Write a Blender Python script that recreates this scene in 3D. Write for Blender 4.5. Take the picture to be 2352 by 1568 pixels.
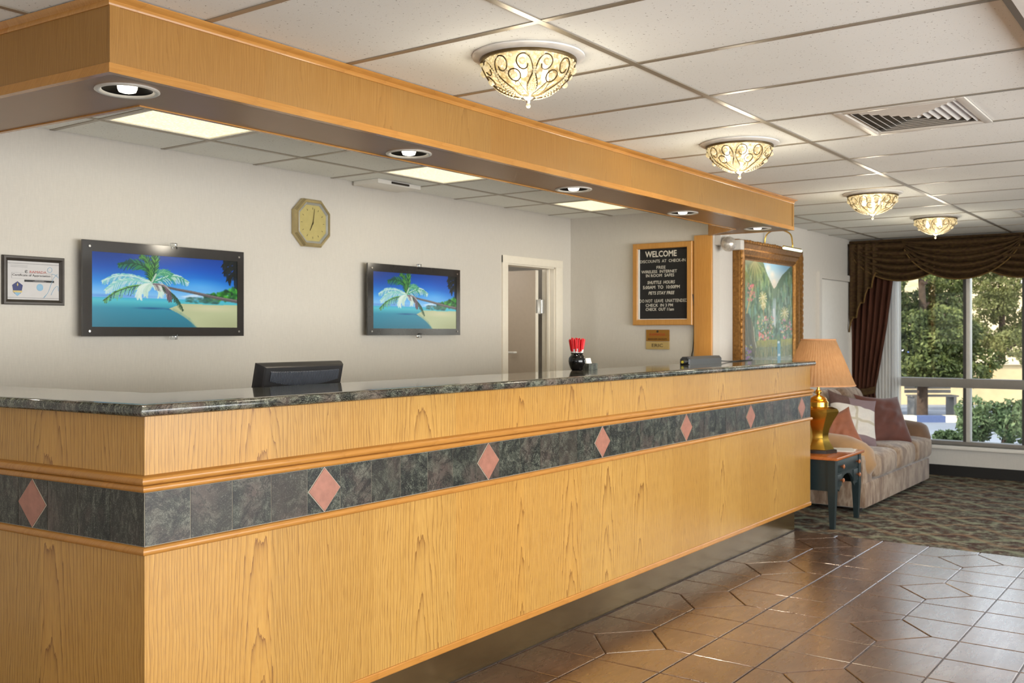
import bpy, bmesh, math, random
import numpy as np
from mathutils import Vector, Matrix

random.seed(7)
RNG = np.random.default_rng(11)
for o in list(bpy.data.objects):
    bpy.data.objects.remove(o)
SC = bpy.context.scene
COL = SC.collection
PI = math.pi

# ------------------------------------------------------------------ camera
EYE = 1.40
FPX = 2290.0
HEAD = math.atan2(2843 - 1176, FPX)          # counter direction (world +X) lies this far right of the view axis
cam = bpy.data.cameras.new('camera')
cam.sensor_width = 36
cam.lens = FPX / 2352 * 36
cam.shift_y = -19 / 2352
cam.dof.use_dof = True
cam.dof.focus_distance = 3.4
cam.dof.aperture_fstop = 7.0
camo = bpy.data.objects.new('camera', cam)
camo.location = (0, 0, EYE)
camo.rotation_euler = (PI / 2, 0, HEAD - PI / 2)
COL.objects.link(camo)
SC.camera = camo

# ------------------------------------------------------------------ world, sun, window light, exposure
world = bpy.data.worlds.new('world')
SC.world = world
world.use_nodes = True
wn = world.node_tree
wn.nodes.clear()
sky = wn.nodes.new('ShaderNodeTexSky')
sky.sky_type = 'NISHITA'
sky.sun_disc = False
sky.sun_elevation = math.radians(40)
sky.sun_rotation = math.radians(200)
bg = wn.nodes.new('ShaderNodeBackground')
bg.inputs[1].default_value = 0.66
wo = wn.nodes.new('ShaderNodeOutputWorld')
desat = wn.nodes.new('ShaderNodeHueSaturation')      # saturation cut so the sky reflects less blue in the floor
desat.inputs['Saturation'].default_value = .42
wn.links.new(sky.outputs[0], desat.inputs['Color'])
wn.links.new(desat.outputs[0], bg.inputs[0])
wn.links.new(bg.outputs[0], wo.inputs[0])

def lamp(name, kind, loc, energy, color=(1, 1, 1), size=.1, rot=None, parent=None, **kw):
    d = bpy.data.lights.new(name, kind)
    d.energy = energy
    d.color = color
    if kind == 'AREA':
        d.shape = 'RECTANGLE'
        d.size, d.size_y = size if isinstance(size, tuple) else (size, size)
    elif kind == 'SUN':
        d.angle = size
    else:
        d.shadow_soft_size = size
    for k, v in kw.items():
        setattr(d, k, v)
    o = bpy.data.objects.new(name, d)
    o.location = loc
    if rot is not None:
        o.rotation_euler = rot
    COL.objects.link(o)
    return o

def aim(d):
    return Vector(d).to_track_quat('-Z', 'Y').to_euler()

lamp('sun', 'SUN', (0, 0, 20), 8, (1, .93, .82), .02, aim((.62, -.42, -.66)))
# daylight entering through the entrance glazing behind the camera (opening in wall_front); left lamp is added fill, its wall has no glazing
lamp('entrance_daylight', 'AREA', (3.2, -3.05, 1.15), 370, (.95, .98, 1.0), (6.6, 1.7), aim((0, 1, .34)))
lamp('side_fill', 'AREA', (-2.85, .9, 1.15), 80, (.95, .98, 1.0), (6.0, 1.7), aim((1, .1, .34)))

SC.view_settings.view_transform = 'Standard'
SC.view_settings.look = 'None'
SC.view_settings.gamma = 1
SC.view_settings.exposure = 0.0
SC.view_settings.use_curve_mapping = False
try:
    SC.cycles.use_denoising = True
    SC.cycles.max_bounces = 6
    SC.cycles.use_adaptive_sampling = True
    SC.cycles.adaptive_threshold = .07
    SC.cycles.transparent_max_bounces = 10
    SC.cycles.sample_clamp_indirect = 6
    SC.cycles.caustics_reflective = False
    SC.cycles.caustics_refractive = False
except Exception:
    pass

# ------------------------------------------------------------------ materials
def srgb(r, g, b):
    f = lambda c: (c / 255 / 12.92) if c / 255 <= .04045 else ((c / 255 + .055) / 1.055) ** 2.4
    return (f(r), f(g), f(b), 1)

class N:
    def __init__(s, name):
        s.m = bpy.data.materials.new(name)
        s.m.use_nodes = True
        s.t = s.m.node_tree
        s.b = s.t.nodes['Principled BSDF']
        s.out = s.t.nodes['Material Output']
    def n(s, typ, **kw):
        nd = s.t.nodes.new('ShaderNode' + typ)
        for k, v in kw.items():
            setattr(nd, k, v)
        return nd
    def l(s, a, b):
        s.t.links.new(a, b)
    def set(s, **kw):
        for k, v in kw.items():
            s.b.inputs[k.replace('_', ' ')].default_value = v
    def coords(s, kind='Object', scale=(1, 1, 1), rot=(0, 0, 0), loc=(0, 0, 0)):
        tc = s.n('TexCoord')
        mp = s.n('Mapping')
        mp.inputs['Scale'].default_value = scale
        mp.inputs['Rotation'].default_value = rot
        mp.inputs['Location'].default_value = loc
        s.l(tc.outputs[kind], mp.inputs[0])
        return mp.outputs[0]
    def world(s, scale=(1, 1, 1), rot=(0, 0, 0)):
        g = s.n('NewGeometry')
        mp = s.n('Mapping')
        mp.inputs['Scale'].default_value = scale
        mp.inputs['Rotation'].default_value = rot
        s.l(g.outputs['Position'], mp.inputs[0])
        return mp.outputs[0]
    def noise(s, vec, scale=5, detail=4, rough=.55, dist=0):
        t = s.n('TexNoise')
        t.inputs['Scale'].default_value = scale
        t.inputs['Detail'].default_value = detail
        t.inputs['Roughness'].default_value = rough
        t.inputs['Distortion'].default_value = dist
        if vec is not None:
            s.l(vec, t.inputs['Vector'])
        return t.outputs[0]
    def ramp(s, fac, stops, interp='LINEAR'):
        r = s.n('ValToRGB')
        r.color_ramp.interpolation = interp
        e = r.color_ramp.elements
        while len(e) < len(stops):
            e.new(.5)
        for el, (p, c) in zip(e, stops):
            el.position = p
            el.color = c if len(c) == 4 else (*c, 1)
        s.l(fac, r.inputs[0])
        return r.outputs[0]
    def math(s, op, a, b=None, c=None):
        m = s.n('Math', operation=op)
        for i, v in enumerate((a, b, c)):
            if v is None:
                continue
            if isinstance(v, (int, float)):
                m.inputs[i].default_value = v
            else:
                s.l(v, m.inputs[i])
        return m.outputs[0]
    def mix(s, fac, a, b, mode='MIX'):
        m = s.n('MixRGB', blend_type=mode)
        for i, v in enumerate((fac, a, b)):
            if isinstance(v, (int, float)):
                m.inputs[i].default_value = v
            elif isinstance(v, tuple):
                m.inputs[i].default_value = v
            else:
                s.l(v, m.inputs[i])
        return m.outputs[0]
    def bump(s, h, strength=.2, dist=.01):
        b = s.n('Bump')
        b.inputs['Strength'].default_value = strength
        b.inputs['Distance'].default_value = dist
        s.l(h, b.inputs['Height'])
        s.l(b.outputs[0], s.b.inputs['Normal'])
    def base(s, v):
        s.l(v, s.b.inputs['Base Color'])

def plain(name, rgb, rough=.5, metal=0, var=.08, scale=30, bump=0, spec=.5, **kw):
    m = N(name)
    c = srgb(*rgb)
    nz = m.noise(m.coords(), scale, 3)
    lo = tuple(x * (1 - var) for x in c[:3]) + (1,)
    hi = tuple(min(1, x * (1 + var)) for x in c[:3]) + (1,)
    m.base(m.ramp(nz, [(.3, lo), (.7, hi)]))
    m.set(Roughness=rough, Metallic=metal)
    m.b.inputs['Specular IOR Level'].default_value = spec
    if bump:
        m.bump(nz, bump, .005)
    for k, v in kw.items():
        m.b.inputs[k.replace('_', ' ')].default_value = v
    return m.m

def emitter(name, rgb, strength, var=.05, scale=40):
    m = N(name)
    c = srgb(*rgb)
    nz = m.noise(m.coords(), scale, 2)
    col = m.ramp(nz, [(.3, tuple(x * (1 - var) for x in c[:3])), (.7, c)])
    m.base(col)
    m.l(col, m.b.inputs['Emission Color'])
    m.set(Emission_Strength=strength)
    return m.m

def oak(name, cols, along='v', flitch=.46, rough=.32, contrast=1.0, seed=0.0, freq=40.0, cath=.09):
    """oak veneer: cathedral grain; along 'v' = grain runs up, 'h' = grain runs along the counter"""
    m = N(name)
    g = m.n('NewGeometry')
    sep = m.n('SeparateXYZ')
    m.l(g.outputs['Position'], sep.inputs[0])
    run = m.math('ADD', m.math('ADD', sep.outputs[0], sep.outputs[1]), 37.3 + seed)
    z = sep.outputs[2]
    if along == 'h':
        u, w = z, run
        u = m.math('ADD', m.math('MULTIPLY', u, 1.0), sep.outputs[1])
    else:
        u, w = run, z
    cell = m.math('FLOOR', m.math('DIVIDE', u, flitch))
    rnd = m.n('TexWhiteNoise', noise_dimensions='1D')
    m.l(cell, rnd.inputs['W'])
    rv = rnd.outputs['Value']
    loc = m.math('SUBTRACT', m.math('DIVIDE', u, flitch), m.math('ADD', cell, .5))
    # low frequency wander
    cv = m.n('CombineXYZ')
    m.l(m.math('MULTIPLY', u, 4.0), cv.inputs[0])
    m.l(m.math('MULTIPLY', w, .9), cv.inputs[1])
    m.l(m.math('MULTIPLY', rv, 9.0), cv.inputs[2])
    wob = m.noise(cv.outputs[0], 1.3, 3, .55)
    jv = m.n('CombineXYZ')
    m.l(m.math('MULTIPLY', u, 40.0), jv.inputs[0])
    m.l(m.math('MULTIPLY', w, 2.0), jv.inputs[1])
    jit = m.noise(jv.outputs[0], 1.0, 3, .6)
    cx = m.math('ADD', m.math('SUBTRACT', loc, m.math('MULTIPLY', m.math('SUBTRACT', rv, .5), 1.7)), m.math('MULTIPLY', m.math('SUBTRACT', wob, .5), .22))
    depth = m.math('ADD', m.math('ADD', m.math('MULTIPLY', w, .34), .22), m.math('ADD', m.math('MULTIPLY', rv, .25), m.math('MULTIPLY', wob, .22)))
    rr = m.math('SQRT', m.math('ADD', m.math('MULTIPLY', cx, cx), m.math('MULTIPLY', m.math('MULTIPLY', depth, depth), cath)))
    rings = m.math('FRACT', m.math('ADD', m.math('MULTIPLY', rr, freq), m.math('MULTIPLY', jit, 1.1)))
    # sharp dark line at ring edge
    line = m.math('ADD', m.math('MULTIPLY', m.math('POWER', rings, 9.0), .85), m.math('MULTIPLY', rings, .13))
    fv = m.n('CombineXYZ')
    m.l(m.math('MULTIPLY', u, 170.0), fv.inputs[0])
    m.l(m.math('MULTIPLY', w, 5.0), fv.inputs[1])
    fine = m.noise(fv.outputs[0], 1.0, 4, .6)
    gv = m.n('CombineXYZ')
    m.l(m.math('MULTIPLY', u, 420.0), gv.inputs[0])
    m.l(m.math('MULTIPLY', w, 11.0), gv.inputs[1])
    pores = m.noise(gv.outputs[0], 1.0, 2, .6)
    bl = m.math('MULTIPLY', line, m.math('MULTIPLY', m.math('ADD', fine, -.05), 2.1 * contrast))
    a, b, d = [srgb(*c) for c in cols]
    c1 = m.mix(m.ramp(fine, [(.3, (0, 0, 0)), (.72, (1, 1, 1))]), b, a)
    c2 = m.mix(m.math('MINIMUM', m.math('MAXIMUM', bl, 0), .85), c1, d)
    pr = m.ramp(pores, [(.36, (1, 1, 1)), (.47, (0, 0, 0))])
    c3 = m.mix(m.math('MULTIPLY', pr, .35 * contrast), c2, d)
    tint = m.ramp(rv, [(0, (.90, .86, .78, 1)), (.5, (1, 1, 1, 1)), (1, (1.0, .90, .74, 1))])
    m.base(m.mix(1.0, c3, tint, 'MULTIPLY'))
    m.set(Roughness=rough)
    m.b.inputs['Specular IOR Level'].default_value = .4
    m.bump(fine, .04, .002)
    return m.m

def granite(name, per_object=False, gloss=.12, dim=1.0):
    m = N(name)
    g = m.n('NewGeometry')
    mp = m.n('Mapping')
    m.l(g.outputs['Position'], mp.inputs[0])
    mp.inputs['Scale'].default_value = (1, 1, 1)
    vec = mp.outputs[0]
    if per_object:
        oi = m.n('ObjectInfo')
        add = m.n('VectorMath', operation='ADD')
        sc = m.n('VectorMath', operation='SCALE')
        cb = m.n('CombineXYZ')
        for i in range(3):
            m.l(oi.outputs['Random'], cb.inputs[i])
        sc.inputs['Scale'].default_value = 43.0
        m.l(cb.outputs[0], sc.inputs[0])
        m.l(vec, add.inputs[0])
        m.l(sc.outputs[0], add.inputs[1])
        vec = add.outputs[0]
        rnd = oi.outputs['Random']
    rot = m.n('Mapping')
    rot.inputs['Rotation'].default_value = (.5, .7, .3)
    rot.inputs['Scale'].default_value = (1, 3.2, 1)
    m.l(vec, rot.inputs[0])
    sw = m.noise(rot.outputs[0], 15, 8, .74, 1.0)
    sp = m.noise(vec, 320, 2, .7)
    big = m.noise(vec, 6, 2)
    c = m.ramp(sw, [(.40, srgb(16, 17, 15)), (.465, srgb(46, 48, 42)), (.53, srgb(74, 78, 68)), (.61, srgb(112, 114, 102))])
    c = m.mix(m.ramp(sp, [(.36, (1, 1, 1)), (.5, (0, 0, 0))]), c, srgb(40, 42, 42))
    c = m.mix(m.ramp(sp, [(.58, (0, 0, 0)), (.68, (.75, .75, .75))]), c, srgb(146, 148, 138))
    c = m.mix(m.ramp(big, [(.48, (0, 0, 0)), (.68, (.6, .6, .6))]), c, srgb(104, 88, 82))
    vein = m.math('ABSOLUTE', m.math('SUBTRACT', m.noise(rot.outputs[0], 9, 6, .7, .8), .5))
    c = m.mix(m.ramp(vein, [(.0, (.85, .85, .85)), (.035, (0, 0, 0))]), c, srgb(20, 21, 20))
    if per_object:
        c = m.mix(m.ramp(rnd, [(.55, (0, 0, 0)), (.95, (.45, .45, .45))]), c, srgb(86, 76, 68))
    m.base(m.mix(1, c, (dim, dim * .99, dim * .95, 1), 'MULTIPLY'))
    m.set(Roughness=gloss)
    m.b.inputs['Specular IOR Level'].default_value = .55 if dim >= 1.0 else .35
    return m.m

OAK = ((197, 154, 84), (179, 134, 64), (112, 68, 25))
OAKD = ((164, 126, 70), (150, 111, 57), (114, 77, 34))
M_oak = oak('oak_veneer', OAK, 'v')
M_oakf = oak('oak_veneer_fascia', OAKD, 'v', flitch=.61, contrast=.5, seed=3.7, freq=70, cath=.03)
M_oakh = oak('oak_moulding', ((190, 138, 72), (174, 121, 58), (136, 86, 36)), 'h', flitch=.9, rough=.22, contrast=.25)
M_gran = granite('green_granite', gloss=.07, dim=1.3)
M_tile = granite('granite_tile', True, gloss=.34, dim=.80)
M_pink = plain('pink_stone', (156, 104, 86), .4, var=.14, scale=35)
M_grout = plain('grout', (178, 168, 150), .8)
M_soffit_under = plain('soffit_brown_laminate', (144, 108, 72), .34, var=.03, scale=4, spec=.4)
M_core = plain('counter_carcass', (120, 86, 50), .7)
M_kick = N('bronze_kick_plate')
_nz = M_kick.noise(M_kick.world((1.2, 1.2, 2)), 2.2, 3)
M_kick.base(M_kick.ramp(_nz, [(.35, srgb(122, 98, 66)), (.7, srgb(140, 116, 80))]))
M_kick.set(Roughness=.22, Metallic=.8)
M_kick = M_kick.m
M_chrome = plain('brushed_aluminium', (205, 203, 198), .25, 1, var=.03)
M_black = plain('black_plastic', (22, 21, 21), .42)
M_blackg = plain('black_gloss', (14, 13, 13), .12)
M_white = plain('white_paint', (236, 232, 224), .5, var=.02)
M_brass = plain('polished_brass', (236, 192, 86), .2, 1, var=.05, scale=8)
M_gold = plain('antique_gold', (146, 104, 54), .38, .75, var=.3, scale=45, bump=.5)

def wallpaper(name, rgb, rough=.75):
    m = N(name)
    fib = m.noise(m.world((190, 190, 22)), 1.0, 3, .6)
    hor = m.noise(m.world((30, 30, 240)), 1.0, 2, .6)
    c = srgb(*rgb)
    v = m.math('ADD', m.math('MULTIPLY', fib, .6), m.math('MULTIPLY', hor, .4))
    m.base(m.ramp(v, [(.32, tuple(x * .95 for x in c[:3])), (.68, tuple(min(1, x * 1.03) for x in c[:3]))]))
    m.set(Roughness=rough)
    m.b.inputs['Specular IOR Level'].default_value = .25
    m.bump(v, .10, .002)
    return m.m
M_wall = wallpaper('vinyl_wallcovering', (210, 204, 194))
M_wall2 = wallpaper('painted_wallcovering', (214, 209, 201))
M_trim = plain('cream_trim_paint', (238, 230, 214), .42, var=.02)
M_doorleaf = plain('taupe_door', (186, 170, 150), .5, var=.03)
M_basebd = plain('black_baseboard', (26, 24, 22), .55)

def ceil_mat():
    m = N('mineral_fibre_tile')
    p = m.world()
    sp = m.noise(p, 95, 2, .7)
    sp2 = m.noise(p, 34, 3, .7)
    big = m.noise(p, 1.3, 2)
    c = m.ramp(big, [(.3, srgb(234, 235, 229)), (.7, srgb(242, 243, 238))])
    c = m.mix(m.ramp(sp, [(.285, (.75, .75, .75)), (.34, (0, 0, 0))]), c, srgb(120, 108, 92))
    m.base(c)
    m.set(Roughness=.85)
    m.b.inputs['Specular IOR Level'].default_value = .15
    m.bump(sp2, .12, .004)
    return m.m
M_ceil = ceil_mat()
M_grid = plain('ceiling_grid_metal', (160, 150, 134), .34, .45, var=.03)
M_plenum = plain('dark_plenum', (60, 54, 46), .9)

def slate():
    m = N('brown_stamped_stone')
    oi = m.n('ObjectInfo')
    p = m.world((1, 1, 1), (0, 0, .5))
    st = m.world((1.6, 6.0, 1), (0, 0, -.9))
    a = m.noise(p, 2.6, 5, .6)
    b = m.noise(st, 3.0, 7, .66, .15)
    c = m.ramp(a, [(.3, srgb(92, 69, 56)), (.5, srgb(108, 84, 69)), (.7, srgb(124, 99, 82))])
    c = m.mix(m.ramp(b, [(.58, (0, 0, 0)), (.72, (.5, .5, .5))]), c, srgb(176, 144, 116))
    c = m.mix(m.ramp(b, [(.28, (.35, .35, .35)), (.44, (0, 0, 0))]), c, srgb(94, 68, 56))
    tint = m.ramp(oi.outputs['Random'], [(0, (.93, .93, .94)), (1, (1.03, 1.0, .98))])
    m.base(m.mix(1, c, tint, 'MULTIPLY'))
    m.l(m.ramp(b, [(.3, (.34, .34, .34)), (.7, (.22, .22, .22))]), m.b.inputs['Roughness'])
    m.b.inputs['Specular IOR Level'].default_value = .7
    m.b.inputs['Coat Weight'].default_value = 1.0
    m.b.inputs['Coat IOR'].default_value = 2.1
    m.b.inputs['Coat Tint'].default_value = (1, .94, .87, 1)
    m.b.inputs['Specular Tint'].default_value = (1, .95, .9, 1)
    m.b.inputs['Coat Roughness'].default_value = .22
    m.bump(m.noise(st, 2.2, 3, .5), .06, .006)
    return m.m
M_slate = slate()
M_groove = plain('floor_joint', (92, 72, 60), .3, var=.1)

def carpet_mat():
    m = N('scallop_carpet')
    g = m.n('NewGeometry')
    sep = m.n('SeparateXYZ')
    m.l(g.outputs['Position'], sep.inputs[0])
    wob = m.noise(m.world(), 7, 3)
    wx = m.math('ADD', sep.outputs[0], m.math('MULTIPLY', m.math('SUBTRACT', wob, .5), .17))
    wy = m.math('ADD', sep.outputs[1], m.math('MULTIPLY', m.math('SUBTRACT', wob, .5), .17))
    # overlapping scallops = two families of sine lines
    s1 = m.math('SINE', m.math('MULTIPLY', wy, 9.0))
    l1 = m.math('FRACT', m.math('ADD', m.math('MULTIPLY', wx, 2.6), m.math('MULTIPLY', s1, .34)))
    l2 = m.math('FRACT', m.math('SUBTRACT', m.math('MULTIPLY', wx, 2.6), m.math('MULTIPLY', s1, .34)))
    e1 = m.ramp(l1, [(0, (1, 1, 1)), (.14, (.1, .1, .1)), (.30, (0, 0, 0)), (.86, (0, 0, 0)), (1, (.9, .9, .9))])
    e2 = m.ramp(l2, [(0, (1, 1, 1)), (.14, (.1, .1, .1)), (.30, (0, 0, 0)), (.86, (0, 0, 0)), (1, (.9, .9, .9))])
    n1 = m.noise(m.world(), 13, 5, .7)
    n2 = m.noise(m.world((1, 1, 1), (0, 0, 1)), 9, 3, .6)
    c = m.ramp(n1, [(.30, srgb(36, 30, 28)), (.43, srgb(84, 66, 58)), (.53, srgb(108, 108, 96)), (.66, srgb(164, 154, 134))])
    c = m.mix(m.ramp(n2, [(.50, (0, 0, 0)), (.64, (.8, .8, .8))]), c, srgb(78, 48, 46))
    e1 = m.math('MULTIPLY', e1, m.ramp(n1, [(.34, (.5, .5, .5)), (.52, (1, 1, 1))]))
    e2 = m.math('MULTIPLY', e2, m.ramp(n2, [(.34, (.5, .5, .5)), (.52, (1, 1, 1))]))
    c = m.mix(m.math('MULTIPLY', e1, .85), c, srgb(150, 158, 132))
    c = m.mix(m.math('MULTIPLY', e2, .65), c, srgb(170, 140, 110))
    m.base(c)
    m.set(Roughness=.95)
    m.b.inputs['Specular IOR Level'].default_value = .1
    m.bump(n1, .5, .01)
    return m.m
M_carpet = carpet_mat()

def glass_mat(name, tint=(1, 1, 1, 1), refl=1.0):
    m = N(name)
    tr = m.n('BsdfTransparent')
    tr.inputs[0].default_value = tint
    gl = m.n('BsdfGlossy')
    gl.inputs['Roughness'].default_value = .02
    fr = m.n('Fresnel')
    fr.inputs[0].default_value = 1.45
    mx = m.n('MixShader')
    m.l(m.math('MULTIPLY', fr.outputs[0], refl), mx.inputs[0])
    m.l(tr.outputs[0], mx.inputs[1])
    m.l(gl.outputs[0], mx.inputs[2])
    m.l(mx.outputs[0], m.out.inputs[0])
    return m.m
M_glass = glass_mat('window_glass', (.97, .98, .97, 1), .8)
M_acryl = glass_mat('clear_acrylic', (.92, .93, .93, 1), 1.0)

# ------------------------------------------------------------------ mesh helpers
class MB:
    def __init__(s):
        s.v, s.f = [], []
    def add(s, v, f):
        k = len(s.v)
        s.v += [tuple(p) for p in v]
        s.f += [tuple(i + k for i in q) for q in f]
        return s
    def box(s, a, b, bev=0):
        x0, y0, z0 = a
        x1, y1, z1 = b
        if bev <= 0:
            v = [(x0, y0, z0), (x1, y0, z0), (x1, y1, z0), (x0, y1, z0), (x0, y0, z1), (x1, y0, z1), (x1, y1, z1), (x0, y1, z1)]
            f = [(0, 3, 2, 1), (4, 5, 6, 7), (0, 1, 5, 4), (1, 2, 6, 5), (2, 3, 7, 6), (3, 0, 4, 7)]
            return s.add(v, f)
        bm = bmesh.new()
        bmesh.ops.create_cube(bm, size=1)
        for v in bm.verts:
            v.co = Vector(((x0 + x1) / 2 + v.co.x * (x1 - x0), (y0 + y1) / 2 + v.co.y * (y1 - y0), (z0 + z1) / 2 + v.co.z * (z1 - z0)))
        bmesh.ops.bevel(bm, geom=list(bm.edges), offset=bev, segments=2, profile=.6, affect='EDGES')
        return s.bm(bm)
    def bm(s, bm):
        bm.verts.index_update()
        s.add([v.co for v in bm.verts], [[v.index for v in f.verts] for f in bm.faces])
        bm.free()
        return s
    def prism(s, poly, z0, z1):
        """poly: list of (x,y) counter-clockwise"""
        n = len(poly)
        v = [(x, y, z0) for x, y in poly] + [(x, y, z1) for x, y in poly]
        f = [tuple(range(n - 1, -1, -1)), tuple(range(n, 2 * n))] + [(i, (i + 1) % n, n + (i + 1) % n, n + i) for i in range(n)]
        return s.add(v, f)
    def extrude(s, pts, d):
        """pts: planar 3D polygon, d: extrusion vector"""
        n = len(pts)
        d = Vector(d)
        v = [Vector(p) for p in pts] + [Vector(p) + d for p in pts]
        f = [tuple(range(n)), tuple(range(2 * n - 1, n - 1, -1))] + [(i, n + i, n + (i + 1) % n, (i + 1) % n) for i in range(n)]
        return s.add(v, f)
    def lathe(s, prof, c=(0, 0, 0), seg=32, cap=True, ngon=None, phase=0):
        seg = ngon or seg
        v, f = [], []
        for r, z in prof:
            for i in range(seg):
                a = 2 * PI * (i + phase) / seg
                v.append((c[0] + r * math.cos(a), c[1] + r * math.sin(a), c[2] + z))
        for j in range(len(prof) - 1):
            for i in range(seg):
                k = (i + 1) % seg
                f.append((j * seg + i, j * seg + k, (j + 1) * seg + k, (j + 1) * seg + i))
        if cap:
            f.append(tuple(range(seg - 1, -1, -1)))
            f.append(tuple(range((len(prof) - 1) * seg, len(prof) * seg)))
        return s.add(v, f)
    def tube(s, pts, r, seg=8, cap=True):
        P = [Vector(p) for p in pts]
        n = len(P)
        rs = r if isinstance(r, (list, tuple)) else [r] * n
        v, f = [], []
        t0 = (P[1] - P[0]).normalized()
        up = Vector((0, 0, 1)) if abs(t0.z) < .9 else Vector((1, 0, 0))
        nrm = t0.cross(up).normalized()
        for i in range(n):
            t = (P[min(i + 1, n - 1)] - P[max(i - 1, 0)]).normalized()
            nrm = (nrm - t * nrm.dot(t)).normalized()
            bn = t.cross(nrm)
            for k in range(seg):
                a = 2 * PI * k / seg
                v.append(P[i] + (nrm * math.cos(a) + bn * math.sin(a)) * rs[i])
        for i in range(n - 1):
            for k in range(seg):
                q = (k + 1) % seg
                f.append((i * seg + k, i * seg + q, (i + 1) * seg + q, (i + 1) * seg + k))
        if cap:
            f.append(tuple(range(seg - 1, -1, -1)))
            f.append(tuple(range((n - 1) * seg, n * seg)))
        return s.add(v, f)
    def sweep(s, prof, path, caps=True):
        """prof: closed list of (n,z), n to the left of the path; path: (x,y) list, mitred"""
        P = [Vector(p) for p in path]
        n = len(prof)
        v, f = [], []
        for i in range(len(P)):
            d0 = (P[i] - P[i - 1]).normalized() if i else None
            d1 = (P[i + 1] - P[i]).normalized() if i < len(P) - 1 else None
            if d0 is None: d0 = d1
            if d1 is None: d1 = d0
            n0 = Vector((-d0.y, d0.x)); n1 = Vector((-d1.y, d1.x))
            b = (n0 + n1).normalized()
            b = b / max(.2, b.dot(n0))
            for a, z in prof:
                v.append((P[i].x + b.x * a, P[i].y + b.y * a, z))
        for i in range(len(P) - 1):
            for k in range(n):
                q = (k + 1) % n
                f.append((i * n + k, i * n + q, (i + 1) * n + q, (i + 1) * n + k))
        if caps:
            f.append(tuple(range(n)))
            f.append(tuple(range((len(P) - 1) * n + n - 1, (len(P) - 1) * n - 1, -1)))
        return s.add(v, f)
    def grid(s, fn, nu, nv, thick=0):
        v = [fn(i / nu, j / nv) for j in range(nv + 1) for i in range(nu + 1)]
        f = [(j * (nu + 1) + i, j * (nu + 1) + i + 1, (j + 1) * (nu + 1) + i + 1, (j + 1) * (nu + 1) + i) for j in range(nv) for i in range(nu)]
        return s.add(v, f)
    def cushion(s, c, size, e=(.45, .45), seg=(28, 16), rot=None, pinch=0, wave=0):
        """superellipsoid"""
        sg = lambda a, p: math.copysign(abs(a) ** p, a)
        v, f = [], []
        nu, nv = seg
        R = rot or Matrix.Identity(3)
        for j in range(nv + 1):
            ph = -PI / 2 + PI * j / nv
            for i in range(nu):
                th = 2 * PI * i / nu
                cp = sg(math.cos(ph), e[1]) if 0 < j < nv else 0
                x = cp * sg(math.cos(th), e[0]); y = cp * sg(math.sin(th), e[0]); z = sg(math.sin(ph), e[1])
                if wave:
                    z += wave * math.sin(5 * x + 3 * y) * math.cos(4 * y - 2 * x)
                if pinch:
                    k = 1 + pinch * (abs(x) * abs(y)) ** 1.5
                    x, y = x * k, y * k
                p = R @ Vector((x * size[0] / 2, y * size[1] / 2, z * size[2] / 2))
                v.append((c[0] + p.x, c[1] + p.y, c[2] + p.z))
        for j in range(nv):
            for i in range(nu):
                k = (i + 1) % nu
                f.append((j * nu + i, j * nu + k, (j + 1) * nu + k, (j + 1) * nu + i))
        return s.add(v, f)
    def mesh(s, name, off=(0, 0, 0), smooth=None):
        me = bpy.data.meshes.new(name)
        o = Vector(off)
        me.from_pydata([Vector(p) - o for p in s.v], [], s.f)
        me.update()
        bm = bmesh.new()
        bm.from_mesh(me)
        bmesh.ops.recalc_face_normals(bm, faces=bm.faces)
        bm.to_mesh(me)
        bm.free()
        if smooth:
            for p in me.polygons:
                p.use_smooth = True
            me.set_sharp_from_angle(angle=math.radians(smooth))
        return me
    def build(s, name, mat, parent=None, smooth=None, local=False, solid=0, sub=0):
        off = (0, 0, 0)
        root = parent
        if parent is not None and not local:
            while root.parent is not None:
                root = root.parent
            off = root.location
        me = s.mesh(name, off, smooth)
        if mat is not None:
            me.materials.append(mat)
        o = bpy.data.objects.new(name, me)
        COL.objects.link(o)
        if parent is not None:
            o.parent = parent
        if solid:
            md = o.modifiers.new('solid', 'SOLIDIFY'); md.thickness = solid; md.offset = 0
        if sub:
            md = o.modifiers.new('sub', 'SUBSURF'); md.levels = sub; md.render_levels = sub
        return o

def box(name, a, b, mat, parent=None, bev=0, **kw):
    return MB().box(a, b, bev).build(name, mat, parent, smooth=35 if bev else None, **kw)

def empty(name, loc, rz=0):
    o = bpy.data.objects.new(name, None)
    o.location = loc
    o.rotation_euler = (0, 0, rz)
    o.empty_display_size = .05
    COL.objects.link(o)
    return o

def tag(o, label=None, cat=None, group=None, kind=None):
    if label: o['label'] = label
    if cat: o['category'] = cat
    if group: o['group'] = group
    if kind: o['kind'] = kind
    return o

def thing(name, loc, label, cat, group=None, rz=0):
    return tag(empty(name, loc, rz), label, cat, group)

def struct(o):
    o['kind'] = 'structure'
    return o

def copy_tree(o, parent=None):
    c = o.copy()
    COL.objects.link(c)
    c.parent = parent
    for ch in list(o.children):
        copy_tree(ch, c)
    return c

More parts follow.
